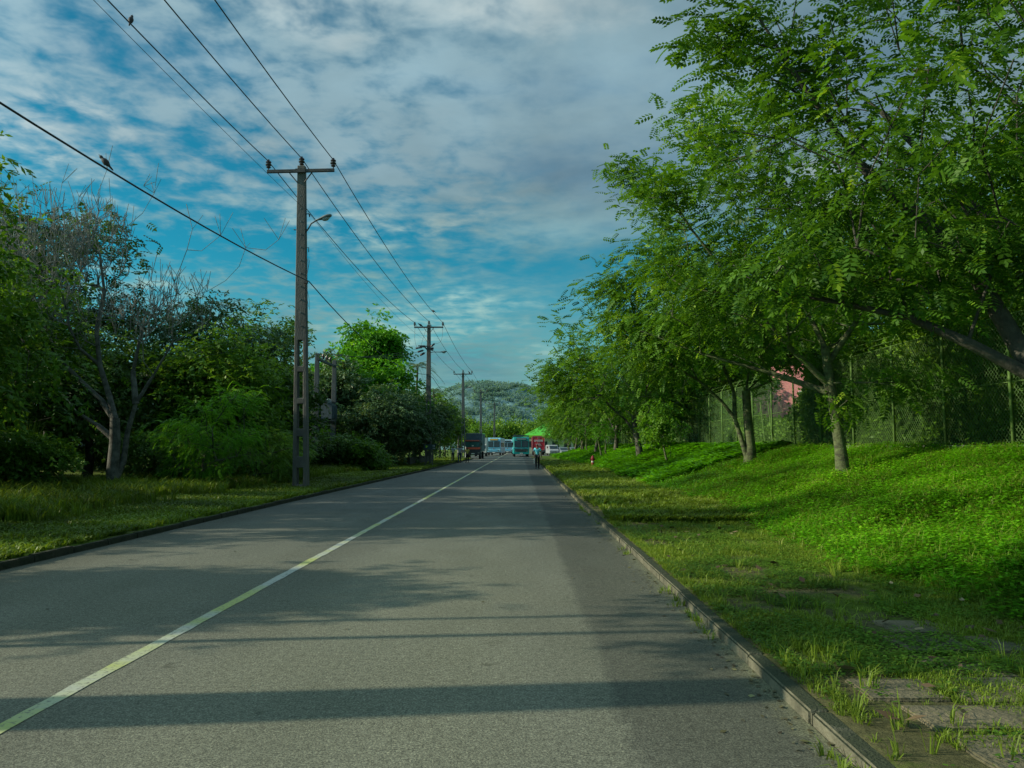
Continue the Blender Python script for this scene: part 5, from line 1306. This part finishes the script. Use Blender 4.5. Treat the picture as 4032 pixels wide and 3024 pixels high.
def lorry():
    root = empty('box_lorry', (-5.95, 98.8, 0), R(-1.5), 'orange-cabbed lorry with a tall grey cargo box parked at the left beside the third pole', 'lorry')
    W = 2.15; org = paint('lorry_orange', (.6, .1, .05), (.5, .09, .05)); drk = pmat('lorry_dark', (.025, .03, .035), (.04, .045, .05), 4, .6)
    cabm = paint('lorry_cab_dark', (.045, .06, .07))
    MB().prism([(0, .75), (-.02, 1.35), (.10, 2.25), (.2, 2.42), (1.6, 2.45), (1.6, .75)], -W / 2 + .05, W / 2 - .05).build('cab', cabm, root, bevel=.06)
    boxpart('cab_panel', org, root, (0, -.04, 1.36), (W * .9, .04, .24), .01); boxpart('sun_visor', org, root, (-.05, .02, 2.33), (W * .84, .16, .10), .01)
    ws = boxpart('windscreen', pmat('green_glass', (.02, .08, .08), (.03, .1, .1), 2, .15), root, (0, .03, 1.85), (W * .82, .06, .62), .02, rx=-.1)
    boxpart('sticker', M['white'], ws, (.0, -.03, 1.68), (.22, .01, .12), .002)
    boxpart('bumper', drk, root, (0, -.1, .72), (W * .96, .24, .4), .02); boxpart('grille', drk, root, (0, -.03, 1.04), (W * .86, .05, .3), .01)
    boxpart('number_plate', M['white'], root, (.05, -.225, .68), (.42, .012, .11), .002)
    for s in (-1, 1):
        boxpart('headlight', M['chrome'], root, (s * .78, -.225, .78), (.24, .03, .14), .01)
        mb = MB(); mb.box((s * (W / 2 + .08), .02, 1.9), (.14, .05, .32)); mb.tube([(s * (W / 2 - .06), .1, 2.1), (s * (W / 2 + .1), .02, 2.05)], .015, 5); mb.build('mirror', M['black'], root)
    bx = MB(); bx.box((0, 4.3, 2.12), (W, 5.2, 2.3))
    bo = bx.build('cargo_box', pmat('grey_blue_sheet', (.12, .17, .21), (.08, .12, .16), 2, .6), root, bevel=.02)
    mb = MB()
    for k in range(14): mb.box((-W / 2 + .1 + k * (W - .2) / 13, 1.685, 2.85), (.03, .03, .8))
    mb.build('rib', pmat('rib_grey', (.1, .13, .15), (.08, .1, .12), 3, .6), bo)
    mb = MB(); mb.box((0, 1.67, 3.29), (W + .02, .05, .07)); mb.box((W / 2 + .012, 4.3, 3.29), (.05, 5.2, .07)); mb.box((W / 2 + .012, 1.69, 2.1), (.05, .05, 2.3)); mb.build('edge_trim', M['lampglass'], bo)
    MB().box((0, 3.6, .72), (W * .5, 6.4, .18)).build('chassis', drk, root)
    wheels(root, (-W / 2 + .2, W / 2 - .2), (.75, 5.3), .46, .28)
lorry()
def box_truck():
    root = empty('box_lorry', (-6.35, 126, 0), R(0), 'white box lorry mostly hidden behind the orange-cabbed one', 'lorry')
    MB().prism([(0, .55), (0, 1.2), (.2, 1.95), (1.4, 2.0), (1.4, .55)], -1.0, 1.0).build('cab', M['white'], root, bevel=.05)
    boxpart('windscreen', M['glass_dark'], root, (0, .07, 1.55), (1.7, .05, .5), .01, rx=-.25)
    MB().box((0, 3.6, 1.95), (2.15, 4.3, 2.2)).build('cargo_box', pmat('white_box', (.42, .47, .46), (.3, .36, .36), 1.5, .6), root, bevel=.03)
    boxpart('bumper', M['steel'], root, (0, -.05, .5), (1.9, .1, .2), .01)
    wheels(root, (-.85, .85), (.8, 4.6), .4, .24)
box_truck()

def text_mesh(s, size, mat, parent, loc, rot, name='lettering', bold=.0, spacing=1.0):
    cu = bpy.data.curves.new(name, 'FONT'); cu.body = s; cu.size = size; cu.align_x = 'CENTER'; cu.align_y = 'CENTER'; cu.extrude = .004; cu.offset = bold; cu.space_character = spacing
    tmp = bpy.data.objects.new(name, cu); COL.objects.link(tmp)
    dg = bpy.context.evaluated_depsgraph_get(); me = bpy.data.meshes.new_from_object(tmp.evaluated_get(dg)); bpy.data.objects.remove(tmp)
    me.materials.clear(); me.materials.append(mat)
    o = bpy.data.objects.new(name, me); o.location = loc; o.rotation_euler = rot; return link(o, parent)
def red_truck():
    root = empty('container_lorry', (3.62, 148, .0), R(0), 'red container lorry seen from behind, lettered SINGER in white', 'lorry')
    red = paint('container_red', (.55, .03, .045), (.45, .025, .04)); W = 2.35
    bo = MB().box((0, 3.0, 2.25), (W, 6, 2.5)).build('container', red, root, bevel=.02)
    mb = MB()
    for s in (-1, 1):
        mb.box((s * W / 2, -.02, 2.25), (.07, .05, 2.5)); mb.tube([(s * .12, -.035, 1.05), (s * .12, -.035, 3.45)], .022, 6)
    mb.box((0, -.02, 3.48), (W, .05, .06)); mb.box((0, -.02, 1.02), (W, .05, .08)); mb.build('door_frame', pmat('door_trim', (.45, .25, .22), (.35, .2, .2), 5, .5), bo)
    mb = MB(); mb.box((0, -.012, 2.25), (.03, .03, 2.4)); mb.build('door_gap', M['black'], bo)
    text_mesh('SINGER', .50, M['white'], bo, (0, -.05, 2.72), (R(90), 0, 0), bold=.012, spacing=1.02)
    text_mesh('Sri Lanka', .26, M['white'], bo, (-.05, -.05, 2.06), (R(90), 0, 0), bold=.008)
    mb = MB(); mb.box((.1, -.045, 1.80), (1.0, .01, .05)); mb.build('underline', M['white'], bo)
    boxpart('bumper', M['chrome'], root, (0, -.05, .75), (W * .9, .1, .16), .01)
    for s in (-1, 1): boxpart('tail_light', pmat('tail_red', (.3, .02, .02), (.25, .02, .02), 4, .3), root, (s * .9, -.06, .9), (.25, .04, .1), .005)
    MB().box((0, 3.4, .82), (1.1, 7, .2)).build('chassis', M['black'], root)
    MB().box((0, 7.2, 1.6), (2.1, 1.8, 2.0)).build('cab', M['white'], root, bevel=.08)
    wheels(root, (-.95, .95), (1.4, 6.9), .46, .3)
red_truck()

def car(label, loc, rz, col, kind='car'):
    root = empty('parked_car', loc, rz, label, kind, 'cars parked at the right beyond the bank')
    if kind == 'van':
        prof = [(0, .35), (-.02, .8), (.15, 1.0), (.55, 1.12), (1.15, 1.75), (1.5, 1.9), (4.2, 1.9), (4.4, 1.7), (4.42, .35)]; W = 1.7
    else:
        prof = [(0, .32), (-.03, .6), (.1, .8), (1.1, .95), (1.75, 1.38), (2.2, 1.45), (3.1, 1.42), (3.8, 1.05), (4.25, .98), (4.3, .35)]; W = 1.66
    MB().prism(prof, -W / 2, W / 2).build('body', col, root, bevel=.07, seg=2)
    a, b = (prof[3], prof[4]); cy, cz = (a[0] + b[0]) / 2, (a[1] + b[1]) / 2; ang = math.atan2(b[1] - a[1], b[0] - a[0])
    boxpart('windscreen', M['glass_dark'], root, (0, cy - .0, cz + .01), (W * .82, math.hypot(b[0]-a[0], b[1]-a[1]) * .86, .05), .01, rx=ang)
    zt = 1.16 if kind != 'van' else 1.45
    for s in (-1, 1):
        for k in range(2): boxpart('side_window', M['glass_dark'], root, (s * (W / 2 + .004), 2.0 + k * .85, zt), (.02, .72, .28 if kind != 'van' else .42), .01)
        boxpart('headlight', M['chrome'], root, (s * W * .36, -.02, .66), (.3, .05, .14), .02)
        mb = MB(); mb.box((s * (W / 2 + .09), 1.35, 1.02), (.16, .1, .12)); mb.build('mirror', col, root, bevel=.01)
    boxpart('grille', M['black'], root, (0, -.035, .62), (.7, .03, .14), .005); boxpart('number_plate', M['white'], root, (0, -.05, .45), (.42, .01, .1), .001)
    wheels(root, (-W / 2 + .12, W / 2 - .12), (.8, 3.45), .31, .2)
silver = paint('silver_paint', (.2, .24, .25)); dark = paint('dark_blue_paint', (.03, .05, .06))
car('white van parked to the right of the red container lorry', (6.35, 141, .02), R(8), paint('van_white', (.35, .38, .38)), 'van')
car('silver car parked right of the white van, seen through the tree stems', (8.4, 140, .02), R(12), silver)
car('dark car tucked between the red container lorry and the white van', (5.45, 150, .02), R(4), dark)
car('pale car parked farthest right under the bank trees', (10.6, 142, .02), R(14), silver)

def green_roof():
    root = empty('green_roofed_building', (7.2, 184, 0), 0, 'low building with a bright green pitched roof behind the red container lorry', 'building')
    gm = pmat('green_roof_sheet', (.10, .55, .03), (.07, .42, .03), 1.2, .5); lg = pmat('lime_fascia', (.3, .62, .02), (.25, .55, .02), 3, .5)
    MB().box((0, 6, 2.0), (11.2, 11, 4.0)).build('wall', pmat('cream_wall', (.5, .52, .36), (.4, .42, .3), 1, .8), root)
    vs = [(-6.2, -.6, 4.3), (6.2, -.6, 4.3), (6.2, 12.6, 4.3), (-6.2, 12.6, 4.3), (-.8, 6, 7.3), (.8, 6, 7.3), (-6.2, -.6, 4.15), (6.2, -.6, 4.15), (6.2, 12.6, 4.15), (-6.2, 12.6, 4.15)]
    MB().add(vs, [(0, 1, 5, 4), (1, 2, 5), (2, 3, 4, 5), (3, 0, 4), (0, 6, 7, 1), (1, 7, 8, 2), (2, 8, 9, 3), (3, 9, 6, 0), (9, 8, 7, 6)]).build('roof', gm, root)
    mb = MB(); mb.box((0, -.68, 4.05), (12.5, .12, .5)); mb.build('fascia', lg, root)
    for k in range(4): boxpart('window', M['glass_dark'], root, (-4.2 + k * 2.8, .48, 2.2), (1.6, .1, 1.4), .01)
    mb = MB(); mb.box((-3, -.78, 4.05), (2.2, .04, .22)); mb.build('red_stripe', paint('roof_sign_red', (.4, .08, .05)), root)
green_roof()
# ---------------------------------------------------------------- people
def skinned(name, pts, edges, mat, parent, root_i=0, sub=1):
    """pts: list of (co, (rx, ry)) -> one continuous surface grown by the Skin modifier"""
    me = bpy.data.meshes.new(name); bm = bmesh.new(); ly = bm.verts.layers.skin.verify()
    vs = []
    for i, (co, r) in enumerate(pts):
        v = bm.verts.new(co); v[ly].radius = r if hasattr(r, '__len__') else (r, r); v[ly].use_root = (i == root_i); vs.append(v)
    for a, b in edges: bm.edges.new((vs[a], vs[b]))
    bm.to_mesh(me); bm.free()
    o = bpy.data.objects.new(name, me); COL.objects.link(o)
    s = o.modifiers.new('s', 'SKIN'); s.use_smooth_shade = True
    u = o.modifiers.new('u', 'SUBSURF'); u.levels = sub; u.render_levels = sub
    dg = bpy.context.evaluated_depsgraph_get(); m2 = bpy.data.meshes.new_from_object(o.evaluated_get(dg)); bpy.data.objects.remove(o)
    m2.materials.clear(); m2.materials.append(mat)
    return link(bpy.data.objects.new(name, m2), parent)
SKIN = pmat('brown_skin', (.12, .06, .035), (.10, .05, .03), 8, .6); HAIR = pmat('black_hair', (.012, .011, .011), (.02, .018, .018), 20, .6)
def person(label, loc, rz, height, shirt, trousers, larm, rarm, stride=.22, cat='person', group='people walking along the road'):
    """faces -y; larm/rarm: (elbow, wrist) offsets from the shoulder at (+-.19, 0, 1.42)"""
    k = height / 1.74
    root = empty('person', loc, rz, label, cat, group, scale=k)
    pts = [((0, 0, .95), (.13, .10)), ((0, 0, 1.15), (.12, .09)), ((0, 0, 1.36), (.145, .10)), ((0, -.01, 1.49), (.055, .055)), ((0, -.02, 1.56), (.07, .08)), ((0, -.025, 1.645), (.078, .096)), ((0, -.02, 1.72), (.058, .07))]
    E_ = [(0, 1), (1, 2), (2, 3), (3, 4), (4, 5), (5, 6)]
    def chain(start, items):
        last = start
        for it in items: pts.append(it); E_.append((last, len(pts) - 1)); last = len(pts) - 1
        return last
    A = {}
    for s, (eo, wo) in ((-1, larm), (1, rarm)):
        sh = Vector((s * .19, 0, 1.42)); el = sh + Vector(eo); wr = sh + Vector(wo)
        last = chain(2, [(tuple(sh), (.052, .052)), (tuple(el), (.038, .038)), (tuple(wr), (.026, .022))])
        d = (wr - el).normalized(); palm = wr + d * .07; side = Vector((0, -1, 0)) if abs(d.y) < .8 else Vector((1, 0, 0))
        p = chain(last, [(tuple(palm), (.032, .016))])
        for q, ln in enumerate((.07, .08, .075, .06)):
            b0 = palm + d * .03 + side * (.024 - .016 * q); chain(p, [(tuple(b0), (.0085, .0085)), (tuple(b0 + d * ln * .6), (.008, .008)), (tuple(b0 + d * ln * .9 + Vector((-s * .02, 0, 0))), (.007, .007))])
        chain(last, [(tuple(wr + d * .04 + side * .035), (.011, .011)), (tuple(wr + d * .075 + side * .055), (.009, .009))])
        A[s] = (sh, el, wr, palm + d * .05)
    Lg = {}
    for s, ph in ((-1, 1), (1, -1)):
        hip = (s * .09, 0, .9); kn = (s * .095, -ph * stride * .75, .5); an = (s * .095, -ph * stride + (.10 if ph < 0 else 0), .09 + (.05 if ph < 0 else 0)); toe_ = (s * .105, an[1] - .17, .035)
        chain(0, [(hip, (.085, .085)), (kn, (.058, .058)), (an, (.038, .04)), (toe_, (.04, .028))]); Lg[s] = (hip, kn, an, toe_)
    body = skinned('body', pts, E_, SKIN, root)
    # nose and ears belong to the head surface in look; small separate bumps kept inside hair mesh bounds
    tr = [((0, 0, .97), (.15, .118))]; te = []
    for s in (-1, 1):
        last = 0
        for p, r in zip(Lg[s][:3], (.105, .078, .062)):
            tr.append((p if p is not Lg[s][2] else (p[0], p[1], p[2] - .02), (r, r))); te.append((last, len(tr) - 1)); last = len(tr) - 1
    skinned('trousers', tr, te, trousers, root)
    sh_ = [((0, 0, .9), (.152, .12)), ((0, 0, 1.12), (.148, .112)), ((0, 0, 1.36), (.165, .12)), ((0, 0, 1.46), (.09, .08))]; se = [(0, 1), (1, 2), (2, 3)]
    for s in (-1, 1):
        a, b = A[s][0], A[s][1]; sh_.append((tuple(a), (.075, .075))); se.append((2, len(sh_) - 1)); sh_.append((tuple(a.lerp(b, .72)), (.066, .066))); se.append((len(sh_) - 2, len(sh_) - 1))
    skinned('shirt', sh_, se, shirt, root)
    skinned('hair', [((0, .012, 1.60), (.06, .07)), ((0, .005, 1.68), (.082, .098)), ((0, 0, 1.745), (.05, .06))], [(0, 1), (1, 2)], HAIR, root)
    for s in (-1, 1):
        mb = MB(); mb.box((Lg[s][3][0], Lg[s][3][1] + .07, Lg[s][3][2] + .01), (.095, .28, .07)); mb.build('shoe', M['black'], root, bevel=.02)
    return root, A, k
def stripes(name, a, b, sc, ang):
    m, nt = _new(name); L = nt.links; out = nt.nodes.new('ShaderNodeOutputMaterial'); bs = nt.nodes.new('ShaderNodeBsdfPrincipled'); bs.inputs['Roughness'].default_value = .85
    tc = nt.nodes.new('ShaderNodeTexCoord'); mp = nt.nodes.new('ShaderNodeMapping'); mp.inputs['Rotation'].default_value = ang; L.new(tc.outputs['Object'], mp.inputs[0])
    w = nt.nodes.new('ShaderNodeTexWave'); w.inputs['Scale'].default_value = sc; w.inputs['Distortion'].default_value = 1.5; L.new(mp.outputs[0], w.inputs[0])
    r = nt.nodes.new('ShaderNodeValToRGB'); r.color_ramp.elements[0].position = .35; r.color_ramp.elements[0].color = c4(a); r.color_ramp.elements[1].position = .65; r.color_ramp.elements[1].color = c4(b)
    L.new(w.outputs[0], r.inputs[0]); L.new(r.outputs[0], bs.inputs['Base Color']); L.new(bs.outputs[0], out.inputs[0]); return m
blk = pmat('dark_cloth', (.014, .016, .02), (.022, .024, .028), 9, .9); jean = pmat('blue_grey_cloth', (.04, .07, .09), (.03, .05, .065), 9, .9)
w_, A_, k_ = person('man in turquoise striped shirt and black trousers walking away along the right kerb', (1.25, 54.2, .01), R(180), 1.7, stripes('turquoise_shirt', (.06, .55, .66), (.2, .72, .8), 3.0, (0, R(50), 0)), blk,
       ((-.06, .05, -.27), (-.10, -.02, -.50)), ((.05, .06, -.27), (.04, .12, -.52)), stride=.12, group=None)
# bag held in his left hand (screen left); figure turned by 180 degrees
hp = Matrix.Rotation(R(180), 3, 'Z') @ (A_[1][3] * k_) + Vector((1.25, 54.2, .01))
mb = MB(); mb.box((0, 0, -.24), (.08, .2, .34)); mb.box((0, 0, -.05), (.03, .12, .1))
bag = mb.build('carrier_bag', pmat('white_plastic', (.75, .76, .74), (.55, .56, .55), 14, .5), bevel=.03); bag.location = hp; tag(bag, "white carrier bag hanging from the walking man's hand", 'bag')
person('leftmost of the three walkers on the left, in a black and white patterned shirt', (-6.35, 74.0, .11), R(8), 1.5, stripes('checked_shirt', (.06, .08, .1), (.8, .88, .88), 2.6, (R(90), R(20), 0)), jean, ((-.05, .03, -.26), (-.09, -.04, -.49)), ((.05, .03, -.26), (.05, -.06, -.48)), .16)
person('middle one of three walkers on the left, grey shirt, one arm raised', (-5.75, 74.6, .01), R(0), 1.66, pmat('grey_shirt', (.4, .45, .48), (.32, .37, .4), 9, .9), pmat('dark_blue_cloth', (.04, .09, .13), (.03, .07, .1), 9, .9), ((-.22, 0, -.06), (-.08, -.06, .12)), ((.05, .03, -.26), (.07, -.03, -.49)), .18)
person('person in a yellow shirt and dark trousers, rightmost of the three on the left', (-5.05, 75.0, .01), R(-6), 1.5, pmat('yellow_shirt', (.6, .5, .12), (.5, .42, .1), 9, .9), blk, ((-.05, .03, -.26), (-.08, -.03, -.49)), ((.05, .03, -.26), (.05, -.04, -.48)), .12)
